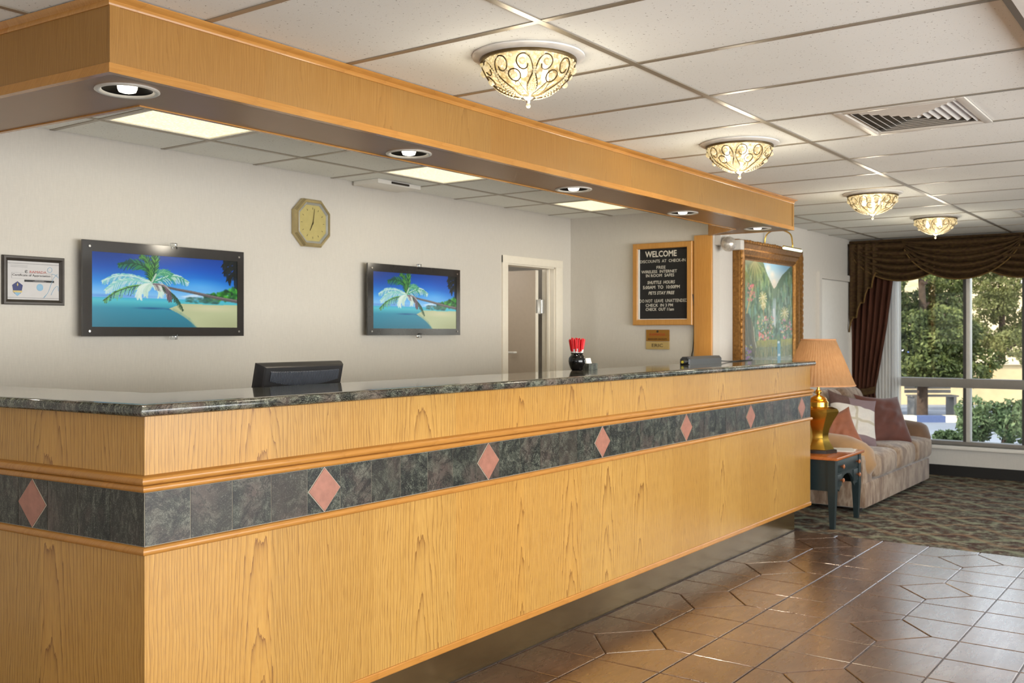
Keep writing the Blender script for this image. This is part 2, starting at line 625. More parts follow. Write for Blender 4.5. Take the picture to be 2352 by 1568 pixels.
def text(name, body, mat, parent, origin, right, up, width=None, height=None, bold=0, depth=.0012, align='CENTER', label=None, shear=0):
    """flat lettering; origin = centre of the line, fitted to width x height"""
    cu = bpy.data.curves.new('t', 'FONT')
    cu.body = body
    cu.size = 1
    cu.offset = bold
    cu.shear = shear
    cu.resolution_u = 2
    to = bpy.data.objects.new('t', cu)
    COL.objects.link(to)
    bpy.context.view_layer.update()
    dg = bpy.context.evaluated_depsgraph_get()
    me = bpy.data.meshes.new_from_object(to.evaluated_get(dg))
    bpy.data.objects.remove(to)
    n = len(me.vertices)
    co = np.empty(n * 3)
    me.vertices.foreach_get('co', co)
    co = co.reshape(-1, 3)
    lo, hi = co.min(0), co.max(0)
    w, h = hi[0] - lo[0], hi[1] - lo[1]
    sy = (height / h) if height else width / w
    sx = (width / w) if width else sy
    R, U = Vector(right).normalized(), Vector(up).normalized()
    NN = R.cross(U)
    root = parent
    while root.parent is not None:
        root = root.parent
    O = Vector(origin) - Vector(root.location)
    P = [O + R * ((x - (lo[0] + hi[0]) / 2) * sx) + U * ((y - (lo[1] + hi[1]) / 2) * sy) + NN * depth for x, y, z in co]
    m2 = bpy.data.meshes.new(name)
    m2.from_pydata(P, [], [list(p.vertices) for p in me.polygons])
    m2.update()
    m2.materials.append(mat)
    bpy.data.meshes.remove(me)
    o = bpy.data.objects.new(name, m2)
    COL.objects.link(o)
    o.parent = parent
    return o

# pixel -> ground helper used only to work out real positions of distant things
def at_depth(px, depth):
    u = (px - 1176) / FPX * depth
    return (math.cos(HEAD) * depth + math.sin(HEAD) * u, math.sin(HEAD) * depth - math.cos(HEAD) * u)

# ================================================================== SETTING
CE = 2.36
YB, XS, YP, XW = 4.53, 7.06, 3.24, 10.45
XL, YF = -3.0, -3.2

# ---- floor: stamped stone
floor = empty('floor', (0, 0, 0)); struct(floor)
MB().box((XL, YF, -.06), (6.914, 6.0, -.005)).build('subfloor', M_groove, floor)
def stone_mesh(poly, gap=.003):
    """polygon slightly inset, chamfered arris"""
    n = len(poly)
    P = [Vector(p) for p in poly]
    def inset(d):
        out = []
        for i in range(n):
            d0 = (P[i] - P[i - 1]).normalized(); d1 = (P[(i + 1) % n] - P[i]).normalized()
            n0 = Vector((-d0.y, d0.x)); n1 = Vector((-d1.y, d1.x))
            b = (n0 + n1).normalized()
            out.append(P[i] + b * (d / max(.35, b.dot(n0))))
        return out
    a, b = inset(gap), inset(gap + .0035)
    v = [(p.x, p.y, -.0055) for p in a] + [(p.x, p.y, -.002) for p in a] + [(p.x, p.y, 0) for p in b]
    f = []
    for k in (0, n):
        f += [(k + i, k + (i + 1) % n, k + n + (i + 1) % n, k + n + i) for i in range(n)]
    f.append(tuple(range(2 * n, 3 * n)))
    return v, f
PX, S3 = .88, .88 / 3
def stones(x0, x1, y_lo, y_hi):
    out = []
    for b in range(-6, 4):
        hy0 = 1.025 + .905 * b
        hy1 = hy0 + .61
        sy1 = hy1 + .295
        ym = (hy0 + hy1) / 2
        if hy0 > y_hi or sy1 < y_lo:
            continue
        k0 = int((x0 - 4.858) / PX) - 1
        for k in range(k0, k0 + int((x1 - x0) / PX) + 3):
            c = 4.858 + PX * k
            polys = [[(c - .212, ym), (c, ym - .187), (c + .212, ym), (c, ym + .187)]]
            for sx in (1, -1):
                for sy, ye in ((1, hy1), (-1, hy0)):
                    q = [(c, ye), (c, ym + sy * .187), (c + sx * .212, ym), (c + sx * S3 / 1, ym), (c + sx * S3, ye)]
                    polys.append(q)
            polys.append([(c + S3, hy0), (c + 2 * S3, hy0), (c + 2 * S3, ym), (c + S3, ym)])
            polys.append([(c + S3, ym), (c + 2 * S3, ym), (c + 2 * S3, hy1), (c + S3, hy1)])
            for j in range(3):
                polys.append([(c + j * S3, hy1), (c + (j + 1) * S3, hy1), (c + (j + 1) * S3, sy1), (c + j * S3, sy1)])
            for q in polys:
                # clip in x and y
                q = clip(q, x0, x1, y_lo, y_hi)
                if len(q) >= 3:
                    ar = sum(q[i][0] * q[(i + 1) % len(q)][1] - q[(i + 1) % len(q)][0] * q[i][1] for i in range(len(q))) / 2
                    if ar < 0:
                        q = q[::-1]
                    if abs(ar) > .0006:
                        out.append(q)
    return out
def clip(q, x0, x1, y0, y1):
    for ax, val, sgn in ((0, x0, 1), (0, x1, -1), (1, y0, 1), (1, y1, -1)):
        o = []
        for i in range(len(q)):
            a, b = q[i], q[(i + 1) % len(q)]
            ia, ib = sgn * (a[ax] - val) >= -1e-6, sgn * (b[ax] - val) >= -1e-6
            if ia:
                o.append(a)
            if ia != ib:
                t = (val - a[ax]) / (b[ax] - a[ax])
                p = (a[0] + t * (b[0] - a[0]), a[1] + t * (b[1] - a[1]))
                if not o or math.hypot(p[0] - o[-1][0], p[1] - o[-1][1]) > 1e-4:
                    o.append(p)
        q = []
        for p in o:
            if not q or math.hypot(p[0] - q[-1][0], p[1] - q[-1][1]) > 1e-4:
                q.append(p)
        if len(q) > 1 and math.hypot(q[0][0] - q[-1][0], q[0][1] - q[-1][1]) < 1e-4:
            q.pop()
        if len(q) < 3:
            return []
    return q
for q in stones(2.4, 6.912, .4, 2.553):
    MB().add(*stone_mesh(q)).build('floor_stone', M_slate, floor)
rest = MB()
for args in ((XL, 2.4, YF, 4.53), (2.4, 6.912, YF, .4)):
    for q in stones(*args):
        rest.add(*stone_mesh(q))

MB().box((2.4, 2.553, -.005), (6.912, 6, 0)).build('office_floor', plain('pale_bounce_floor', (214, 206, 190), .5, var=.04), floor)  # unseen floor made pale to bounce light onto the office ceiling
tag(rest.build('floor_stone_field', M_slate, floor), kind='stuff')

carpet = MB().box((6.914, YF, -.05), (XW, YP, .0)).build('carpet', M_carpet)
tag(carpet, 'dark patterned carpet with green and tan scallops under the sofa', 'carpet')

# ---- ceiling: lay-in tiles on a metal grid
ceiling = empty('ceiling', (0, 0, CE)); struct(ceiling)
MB().box((XL, YF, CE + .03), (XW + .2, 6.0, CE + .12)).build('ceiling_deck', M_plenum, ceiling)
XG = [2.53 + .6 * k for k in range(-10, 15)]
YG = [1.735 + 1.2 * k for k in range(-5, 4)]
holes = [(2.53, 2.935), (4.33, 2.935), (6.13, 2.935)]       # fluorescent troffers
VENT = (4.33, .535)
base_tile = None
far = MB()
for gx in XG:
    for gy in YG:
        x0, x1 = max(gx, XL), min(gx + .6, XW)
        y0, y1 = max(gy, YF), min(gy + 1.2, YB if gx < XS else YP)
        if x1 - x0 < .05 or y1 - y0 < .05:
            continue
        if any(abs(gx - h[0]) < .01 and abs(gy - h[1]) < .01 for h in holes):
            continue
        if y0 >= 2.55 and y1 <= YB and gx > XS + .3 and y0 > YP:
            continue
        t = (x0 + .008, y0 + .008, CE), (x1 - .008, y1 - .008, CE + .016)
        seen = gx > 1.2 and gy > -.7
        if gx == VENT[0] and gy == VENT[1] or abs(gx - VENT[0]) < .01 and abs(gy - VENT[1]) < .01:
            # tile cut around the diffuser
            MB().box((x0 + .008, y0 + .008, CE), (x1 - .008, .893, CE + .016)).box((x0 + .008, 1.425, CE), (x1 - .008, y1 - .008, CE + .016)).build('ceiling_tile', M_ceil, ceiling)
            continue
        if seen:
            MB().box(*t).build('ceiling_tile', M_ceil, ceiling)
        else:
            far.box(*t)
tag(far.build('ceiling_tile_field', M_ceil, ceiling), kind='stuff')
for gy in YG:
    if gy < YB:
        x1 = XW if gy < YP else XS
        MB().box((XL, gy - .012, CE - .004), (x1, gy + .012, CE + .02)).build('main_runner', M_grid, ceiling)
for gx in XG:
    y1 = YB if gx < XS else YP
    if XL < gx < XW:
        MB().box((gx - .012, YF, CE - .003), (gx + .012, y1, CE + .02)).build('cross_tee', M_grid, ceiling)
# dropped beam at the near right edge
bm_ = box('trim_1', (XL, .10, 2.31), (XW, .50, CE - .006), M_wall2); struct(bm_)

# ---- walls
def wall(name, boxes, mat):
    m = MB()
    for a, b in boxes:
        m.box(a, b)
    return struct(m.build(name, mat))
DX0, DX1, DZ = 6.150, 6.822, 1.938
wall('wall_back', [((XL, YB, 0), (DX0, YB + .12, CE + .03)), ((DX1, YB, 0), (XS + .12, YB + .12, CE + .03)), ((DX0, YB, DZ), (DX1, YB + .12, CE + .03))], M_wall)
wall('wall_side', [((XS, YP, 0), (XS + .12, YB, CE + .03))], M_wall)
wall('wall_right', [((XS + .12, YP, 0), (XW + .15, YP + .12, CE + .03))], M_wall2)
WS = .30   # sill height
wall('wall_window', [((XW, YF, 0), (XW + .15, YP, WS)), ((XW, 2.86, WS), (XW + .15, YP, CE + .03)), ((XW, YF, 2.2), (XW + .15, 2.86, CE + .03)), ((XW, YF, WS), (XW + .15, -1.6, 2.2))], M_wall2)
wall('wall_front', [((XL, YF - .12, 0), (XW + .15, YF, .28)), ((XL, YF - .12, 2.3), (XW + .15, YF, CE + .1)), ((XL, YF - .12, .28), (-.1, YF, 2.3)), ((6.5, YF - .12, .28), (XW + .15, YF, 2.3))], M_wall2)
wall('wall_left', [((XL - .12, YF - .12, 0), (XL, YB + .12, CE + .1))], M_wall2)
wall('wall_storage', [((5.3, 5.9, 0), (7.6, 6.0, CE + .03)), ((5.2, YB + .12, 0), (5.3, 6.0, CE + .03)), ((7.5, YB + .12, 0), (7.6, 6.0, CE + .03))], M_wall)
bb = MB().box((XW - .014, YF, 0), (XW, YP, .105)).build('baseboard_window', M_basebd); struct(bb)
bb = MB().box((XS + .12, YP - .014, 0), (XW - .014, YP, .105)).build('baseboard_right', M_basebd); struct(bb)
sill = box('trim_2', (XW - .05, -1.6, WS - .035), (XW + .06, 2.86, WS), M_white, bev=.006); struct(sill)

# ---- window (far right)
M_alum = plain('grey_window_frame', (150, 146, 140), .4, .3, var=.03)
M_mull = plain('pale_mullion', (206, 202, 192), .4, .1, var=.03)  # pale tone stands for the mullion's lit face
M_alumd = plain('mullion_shade_grey', (70, 68, 66), .5, .2, var=.03)  # dark strip that paints the shaded face of each mullion
win = empty('window_1', (XW + .07, .6, WS)); struct(win)
muls = [2.83, 2.14, 1.62, .95, .28, -.4, -1.07, -1.58]
for i, y in enumerate(muls):
    MB().box((XW + .03, y - .03, WS), (XW + .13, y + .03, 2.2), .004).build('mullion', M_mull, win, smooth=35)
    for z0, z1 in ((WS + .04, .864), (.956, 2.16)):
        MB().box((XW + .022, y + .004, z0), (XW + .0305, y + .031, z1)).build('mullion_shade', M_alumd, win)
MB().box((XW + .025, -1.6, .865), (XW + .132, 2.86, .955), .004).build('transom', M_alum, win, smooth=35)
MB().box((XW + .025, -1.6, WS), (XW + .132, 2.86, WS + .04), .004).build('bottom_rail', M_alum, win, smooth=35)
MB().box((XW + .025, -1.6, 2.16), (XW + .132, 2.86, 2.2), .004).build('top_rail', M_alum, win, smooth=35)
for a, b in zip(muls[1:], muls[:-1]):
    for z0, z1 in ((WS + .04, .865), (.955, 2.16)):
        MB().box((XW + .075, a + .03, z0), (XW + .081, b - .03, z1)).build('pane', M_glass, win)
# ---- entrance glazing behind the camera
win2 = empty('window_2', (3.2, YF - .06, .28)); struct(win2)
for i in range(7):
    x = -.1 + 6.6 / 6 * i
    MB().box((x - .03, YF - .1, .28), (x + .03, YF - .02, 2.3)).build('mullion', M_alum, win2)
for i in range(6):
    x = -.1 + 1.1 * i
    MB().box((x + .03, YF - .063, .28), (x + 1.07, YF - .057, 2.3)).build('pane', M_glass, win2)

# ---- door behind the counter
door = empty('door_1', (6.5, YB, 0)); struct(door)
fr = MB()
for x0, x1 in ((6.086, DX0 + .004), (DX1 - .004, 6.916)):
    MB().box((x0, YB - .016, 0), (x1, YB + .004, DZ + .06), .004).build('door_casing', M_trim, door, smooth=35)
MB().box((6.086, YB - .018, DZ - .002), (6.916, YB + .002, DZ + .058), .004).build('door_casing', M_trim, door, smooth=35)
for x0, x1 in ((DX0 - .004, DX0 + .012), (DX1 - .012, DX1 + .004)):
    MB().box((x0, YB, 0), (x1, YB + .12, DZ)).build('door_jamb', M_trim, door)
MB().box((DX0, YB, DZ - .012), (DX1, YB + .12, DZ + .004)).build('door_jamb', M_trim, door)
for x in (DX0 + .012, DX1 - .024):
    MB().box((x, YB + .045, 0), (x + .012, YB + .065, DZ - .012)).build('door_stop', M_trim, door)
leaf = MB().box((6.735, YB + .135, .01), (6.775, YB + .80, DZ - .02), .003).build('door_leaf', M_doorleaf, door, smooth=35)
MB().box((6.735, YB + .1335, .01), (6.775, YB + .1352, DZ - .02)).build('leaf_edge', M_trim, leaf)
for z in (1.62, .25):
    h = MB().box((6.775, YB + .128, z - .06), (6.80, YB + .134, z + .06), .001)
    h.tube([(6.79, YB + .128, z - .062), (6.79, YB + .128, z + .062)], .008)
    h.box((6.738, YB + .131, z - .055), (6.775, YB + .1335, z + .055))
    h.box((6.80, YB + .100, z - .055), (6.81, YB + .134, z + .055))
    h.build('hinge', M_chrome, leaf, smooth=35)
MB().tube([(6.735, YB + .33, 1.24), (6.70, YB + .33, 1.24), (6.70, YB + .40, 1.24)], .008).build('coat_hook', M_white, leaf, smooth=40)

# ---- closet door in the painting wall
door2 = empty('door_2', (9.9, YP, 0)); struct(door2)
for x0, x1 in ((9.36, 9.43), (10.33, 10.40)):
    MB().box((x0, YP - .034, 0), (x1, YP - .001, 1.987)).build('door_casing', M_wall2, door2)
MB().box((9.431, YP - .034, 1.925), (10.329, YP - .001, 1.987)).build('door_casing', M_wall2, door2)
MB().box((9.436, YP - .012, .01), (10.324, YP - .001, 1.918)).build('door_leaf', M_white, door2, smooth=35)
sw = MB().box((10.345, YP - .048, 1.60), (10.39, YP - .034, 1.72), .003).build('thermostat', M_white, smooth=35)
tag(sw, 'white wall control on the far door casing beside the brown drape', 'thermostat')
st_l = lamp('storage_room_lamp', 'POINT', (6.0, 5.3, 2.1), 11, (1, .95, .88), .12)

# ================================================================== RECEPTION COUNTER
CD = Vector((-.0698, .9976))                     # direction of the counter's left return
CO = Vector((1.645, 2.465)); CEX = 7.0; CBK = 2.90
def ret(t, base=CO):
    return (base.x + CD.x * t, base.y + CD.y * t)
RL = (YB - .004 - CO.y) / CD.y
outline = [ret(RL), tuple(CO), (CEX, CO.y), (CEX, CBK)]
front2 = [ret(RL), tuple(CO), (CEX, CO.y)]
counter = thing('reception_counter', (4.3, 2.7, 0), 'long oak reception counter with a band of dark stone tiles and pink diamonds', 'counter')
# panels
MB().sweep([(0, .200), (.02, .200), (.02, .779), (0, .779)], outline).build('lower_panel', M_oak, counter)
MB().sweep([(0, .998), (.02, .998), (.02, 1.167), (0, 1.167)], outline).build('upper_panel', M_oak, counter)
MB().sweep([(-.004, .174), (.02, .174), (.02, .200), (-.004, .200), (-.006, .196), (-.006, .178)], outline).build('bottom_rail', M_oakh, counter)
arc = lambda cx, cz, r, a0, a1, n=7: [(cx + r * math.cos(math.radians(a0 + (a1 - a0) * i / n)), cz + r * math.sin(math.radians(a0 + (a1 - a0) * i / n))) for i in range(n + 1)]
MB().sweep([(.02, .779), (0, .779)] + arc(-.002, .791, .012, 270, 90) + [(0, .803), (.02, .803)], outline).build('lower_moulding', M_oakh, counter, smooth=40)
MB().sweep([(.02, .955), (0, .955)] + arc(-.004, .9655, .0105, 270, 90) + arc(-.010, .989, .0125, 270, 100) + [(0, 1.0035), (.02, 1.0035)], outline).build('upper_moulding', M_oakh, counter, smooth=40)
MB().sweep([(.0, .803), (.02, .803), (.02, .955), (.0, .955)], outline).build('grout_bed', M_grout, counter)
MB().sweep([(.085, 0), (.10, 0), (.10, .174), (.085, .174)], outline[:2] + [(CEX - .0, CO.y), (CEX, CBK)]).build('kick_plate', M_kick, counter)
MB().sweep([(.079, 0), (.0848, 0), (.0848, .006), (.079, .004)], outline[:2] + [(CEX, CO.y), (CEX, CBK)]).build('base_strip', M_chrome, counter)
core = [(CO.x + .02, CO.y + .02), (CEX - .02, CO.y + .02), (CEX - .02, CBK - .01), (CO.x + .31, CBK - .01), (ret(RL)[0] + .31, ret(RL)[1]), (ret(RL)[0] + .03, ret(RL)[1])]
MB().prism(core, .176, 1.166).build('carcass', M_core, counter)
MB().box((CO.x + .32, CBK - .005, .70), (6.6, 3.45, .74), .004).build('work_surface', plain('cream_bounce_top', (226, 218, 200), .4, var=.02), counter, smooth=35)  # unseen desk top, cream so that it bounces troffer light upward
MB().box((CO.x + .7, 3.38, 0), (CO.x + .74, 3.42, .70)).build('desk_leg', M_core, counter)
MB().box((6.5, 3.38, 0), (6.54, 3.42, .70)).build('desk_leg', M_core, counter)
MB().box((4.2, 3.38, 0), (4.24, 3.42, .70)).build('desk_leg', M_core, counter)
# stone tiles, one by one
TP = .15
def band_piece(a, b, outn, z0, z1, name, mat, proud, poly=None):
    a, b, o = Vector(a), Vector(b), Vector(outn)
    pts = []
    if poly is None:
        poly = [(0, z0), (1, z0), (1, z1), (0, z1)]
    for s_, z in poly:
        p = a + (b - a) * s_
        pts.append((p.x + o.x * 0, p.y + o.y * 0, z))
    return MB().extrude(pts, (o.x * proud, o.y * proud, 0)).build(name, mat, counter)
fo = (0, -1); ro = (-.9976, -.0698)
def run(pfun, L, outn, diamonds):
    k = 0
    while k * TP < L - .02:
        a, b = k * TP + .0012, min((k + 1) * TP, L) - .0012
        band_piece(pfun(a), pfun(b), outn, .8045, .9535, 'tile', M_tile, .0015)
        if k in diamonds:
            band_piece(pfun(a), pfun(b), outn, 0, 0, 'diamond_grout', M_grout, .0024, [(.5, .8035), (.995, .879), (.5, .9545), (.005, .879)])
            band_piece(pfun(a), pfun(b), outn, 0, 0, 'diamond_tile', M_pink, .0045, [(.5, .807), (.972, .879), (.5, .951), (.028, .879)])
        k += 1
run(lambda t: (CO.x + t, CO.y), CEX - CO.x, fo, (4, 10, 16, 22, 28, 34))
run(lambda t: ret(t), RL, ro, (3, 9))

# granite top
gt = thing('granite_countertop', (4.3, 2.7, 1.167), 'polished dark green granite ledge with rounded edge on the reception counter', 'countertop')
GZ0, GZ1 = 1.168, 1.202
bull = [(.001, GZ0)] + arc(-.018, (GZ0 + GZ1) / 2, .017, 270, 90, 10) + [(.001, GZ1)]
RI = (ret(RL)[0] + .325, ret(RL)[1])
s1 = MB().sweep(bull, [ret(RL), tuple(CO), (2.0267, CO.y)])
s1.prism([tuple(CO), (2.0267, CO.y), (2.0267, CBK), (CO.x + .325, CBK), RI, ret(RL)], GZ0, GZ1)
s1.build('slab', M_gran, gt, smooth=40)
s2 = MB().sweep(bull, [(2.0275, CO.y), (7.02, CO.y)])
s2.prism([(2.0275, CO.y), (7.02, CO.y), (7.02, CBK), (2.0275, CBK)], GZ0, GZ1)
s2.sweep(bull, [(7.02, CO.y - .018), (7.02, CBK)])
s2.build('slab', M_gran, gt, smooth=40)

# ================================================================== SOFFIT OVER THE COUNTER
SO = Vector((1.61, 2.58)); SEX = 6.98; SIN = 2.905; SZ = 2.138
SRL = (YB - .004 - SO.y) / CD.y
soff = thing('oak_soffit', (4.3, 2.75, CE), 'oak faced bulkhead with brown underside hanging from the ceiling over the counter', 'bulkhead')
sp = [ret(SRL, SO), tuple(SO), (SEX, SO.y), (SEX, YP - .005)]
MB().sweep([(0, SZ + .027), (.018, SZ + .027), (.018, CE - .005), (0, CE - .005)], sp).build('fascia', M_oakf, soff)
MB().sweep([(-.004, SZ), (.018, SZ), (.018, SZ + .0275), (-.004, SZ + .0275)], sp).build('lower_trim', M_oakh, soff)
MB().sweep([(.01, 2.328), (-.004, 2.328), (-.007, 2.335), (-.006, 2.342), (-.012, 2.346), (-.022, 2.352), (-.024, CE - .004), (.01, CE - .004)], sp).build('crown_moulding', M_oakh, soff, smooth=40)
MB().box((SO.x - .002, SO.y - .004, SZ + .0275), (SO.x + .03, SO.y + .006, 2.33)).build('corner_stile', M_oakf, soff)
MB().box((SEX - .028, SO.y - .004, SZ + .0275), (SEX + .002, SO.y + .006, 2.33)).build('corner_stile', M_oakf, soff)
SI = Vector((1.925, SIN))
ipath = [(6.962, YP - .008), (6.668, SIN), tuple(SI), ret((YB - .004 - SI.y) / CD.y, SI)]
MB().sweep([(0, SZ - .001), (.018, SZ - .001), (.018, CE - .004), (0, CE - .004)], ipath).build('inner_panel', M_oakh, soff)
# underside with holes for the downlights
DL = [(1.768, 2.738), (3.072, 2.762), (4.333, 2.762), (5.58, 2.762), (6.72, 2.745), (1.695, 3.640)]
HR = .080
bm = bmesh.new()
loop = [(SO.x + .017, SO.y + .017), (SEX - .017, SO.y + .017), (SEX - .017, YP - .02), (6.955, YP - .02), (6.660, SIN - .017), (SI.x - .015, SIN - .017), (ipath[3][0] - .017, YB - .004), (sp[0][0] + .017, YB - .004)]
edges = []
def ring(pts):
    vs = [bm.verts.new((x, y, SZ + .003)) for x, y in pts]
    edges.extend(bm.edges.new((vs[i], vs[(i + 1) % len(vs)])) for i in range(len(vs)))
ring(loop)
for x, y in DL:
    ring([(x + HR * math.cos(2 * PI * i / 32), y + HR * math.sin(2 * PI * i / 32)) for i in range(32)])
bmesh.ops.triangle_fill(bm, use_beauty=True, use_dissolve=False, edges=edges, normal=(0, 0, -1))
MB().bm(bm).build('underside', M_soffit_under, soff)
M_baffle = plain('black_baffle', (12, 11, 11), .3)
M_ringm = plain('satin_nickel_ring', (222, 218, 210), .4, .35)
M_bulb = emitter('lit_reflector_bulb', (255, 246, 226), 9)
def downlight(x, y, label):
    t = thing('recessed_downlight', (x, y, SZ), label, 'downlight', 'downlights under the soffit')
    MB().lathe([(.074, .003), (.080, -.002), (.090, -.004), (.095, -.001), (.094, .003)], (x, y, SZ), 40, cap=False).build('trim_ring', M_ringm, t, smooth=60)
    MB().lathe([(.0795, .003), (.066, .016), (.045, .026), (.036, .034), (.003, .036)], (x, y, SZ), 40, cap=False).build('baffle', M_baffle, t, smooth=60)
    MB().lathe([(.002, -.006), (.016, -.005), (.025, -.002), (.029, .008), (.030, .034)], (x, y, SZ), 28).build('bulb', M_bulb, t, smooth=60)
    l = lamp('downlight_beam', 'SPOT', (x, y, SZ - .004), 18, (1, .86, .66), .02, (0, 0, 0), spot_size=math.radians(95), spot_blend=.7)
    l.parent = t
    l.location = (0, 0, -.012)
for (x, y), s in zip(DL, ['recessed downlight at the soffit corner nearest the certificate', 'recessed downlight second along the soffit, above the two screens',
                          'recessed downlight third along the soffit, left of the octagon of lit bowls', 'recessed downlight fourth along the soffit above the letter board',
                          'recessed downlight last along the soffit above the gold framed painting', 'recessed downlight cut by the left edge on the soffit return']):
    downlight(x, y, s.replace('left of the octagon of lit bowls', 'over the middle of the counter'))

# oak post beside the letter board
post = MB().box((XS - .028, 3.243, 0), (XS + .0, 3.387, 2.152), .003).build('oak_post', oak('oak_post_veneer', ((216, 164, 92), (198, 144, 74), (160, 106, 46)), 'v', flitch=.2, contrast=.5, seed=1.3), smooth=35)
tag(post, 'oak board post at the wall end between letter board and painting', 'post')

# ================================================================== CEILING FIXTURES
def lens_mat():
    m = N('prismatic_lens')
    v = m.n('TexVoronoi')
    v.inputs['Scale'].default_value = 70
    m.l(m.world(), v.inputs['Vector'])
    c = m.ramp(v.outputs['Distance'], [(.0, srgb(236, 228, 196)), (.5, srgb(196, 186, 148))])
    m.base(c)
    m.l(c, m.b.inputs['Emission Color'])
    m.set(Emission_Strength=1.9, Roughness=.3)
    m.bump(v.outputs['Distance'], .4, .004)
    return m.m
M_lens = lens_mat()
for (x, y), s in zip(holes, ['lit fluorescent ceiling panel nearest the soffit corner', 'lit fluorescent ceiling panel above the smaller screen', 'lit fluorescent ceiling panel farthest off, above the open door']):
    t = thing('fluorescent_panel', (x + .3, y + .6, CE), s, 'ceiling light', 'fluorescent panels behind the soffit')
    f = MB()
    for a, b in (((x + .006, y + .006), (x + .594, y + .03)), ((x + .006, y + 1.17), (x + .594, y + 1.194)), ((x + .006, y + .03), (x + .03, y + 1.17)), ((x + .57, y + .03), (x + .594, y + 1.17))):
        f.box((*a, CE - .002), (*b, CE + .02))
    f.build('frame', M_white, t)
    MB().box((x + .03, y + .03, CE + .004), (x + .57, y + 1.17, CE + .012)).build('lens', M_lens, t)

# crystal bowl lights
M_bronze = plain('antique_bronze_wire', (92, 74, 44), .4, .6, var=.15)
M_bead = N('crystal_bead')
M_bead.b.inputs['Base Color'].default_value = srgb(250, 240, 214)
M_bead.set(Roughness=.06, Transmission_Weight=.55, Emission_Strength=.22)
M_bead.b.inputs['Emission Color'].default_value = srgb(255, 236, 180)
_n = M_bead.noise(M_bead.coords(), 120, 2)
M_bead.base(M_bead.ramp(_n, [(.3, srgb(226, 206, 160)), (.7, srgb(255, 250, 236))]))
M_bead = M_bead.m
def bowl_mat():
    m = N('frosted_crystal_bowl')
    v = m.n('TexVoronoi')
    v.inputs['Scale'].default_value = 75
    m.l(m.world(), v.inputs['Vector'])
    nz = m.noise(m.world(), 14, 2)
    c = m.ramp(m.math('ADD', m.math('MULTIPLY', v.outputs['Distance'], .8), m.math('MULTIPLY', nz, .5)), [(.2, srgb(255, 250, 236)), (.5, srgb(238, 228, 198)), (.78, srgb(170, 152, 112))])
    m.base(c)
    m.l(c, m.b.inputs['Emission Color'])
    m.set(Emission_Strength=.45, Roughness=.2)
    tr = m.n('BsdfTransparent')
    tr.inputs[0].default_value = (1, .93, .76, 1)
    mx = m.n('MixShader')
    mx.inputs[0].default_value = .72
    m.l(tr.outputs[0], mx.inputs[1])
    m.l(m.b.outputs[0], mx.inputs[2])
    m.l(mx.outputs[0], m.out.inputs[0])
    return m.m
M_bowl = bowl_mat()
M_hotbulb = emitter('lit_candle_bulb', (255, 242, 212), 24)
BH, BR = .122, .160
def bowl_pt(th, s, lift=0):
    """s 0 = finial, 1 = rim"""
    a = s * PI / 2
    r = (BR * math.sin(a) ** 1.0 if s > 0 else 0) + lift
    z = -BH * (math.cos(a) ** 1.15 if s < 1 else 0) - .020
    return (r * math.cos(th), r * math.sin(th), z - lift * .5)
def smooth_curve(pts, n=6):
    out = []
    P = [pts[0]] + list(pts) + [pts[-1]]
    for i in range(1, len(P) - 2):
        for k in range(n):
            t = k / n
            q = []
            for d in range(len(P[0])):
                p0, p1, p2, p3 = (P[i + j][d] for j in (-1, 0, 1, 2))
                q.append(.5 * (2 * p1 + (p2 - p0) * t + (2 * p0 - 5 * p1 + 4 * p2 - p3) * t * t + (3 * p1 - p0 - 3 * p2 + p3) * t ** 3))
            out.append(tuple(q))
    out.append(tuple(pts[-1]))
    return out
lyre = [(1.5, .10), (9, .22), (11, .34), (6, .48), (2, .60), (3, .72), (7, .85), (13, .92), (20, .89), (23.5, .79), (21, .69), (15, .65), (10, .68), (9, .74)]
leaf_ = [(10, .12), (18, .24), (24, .36), (27, .45)]
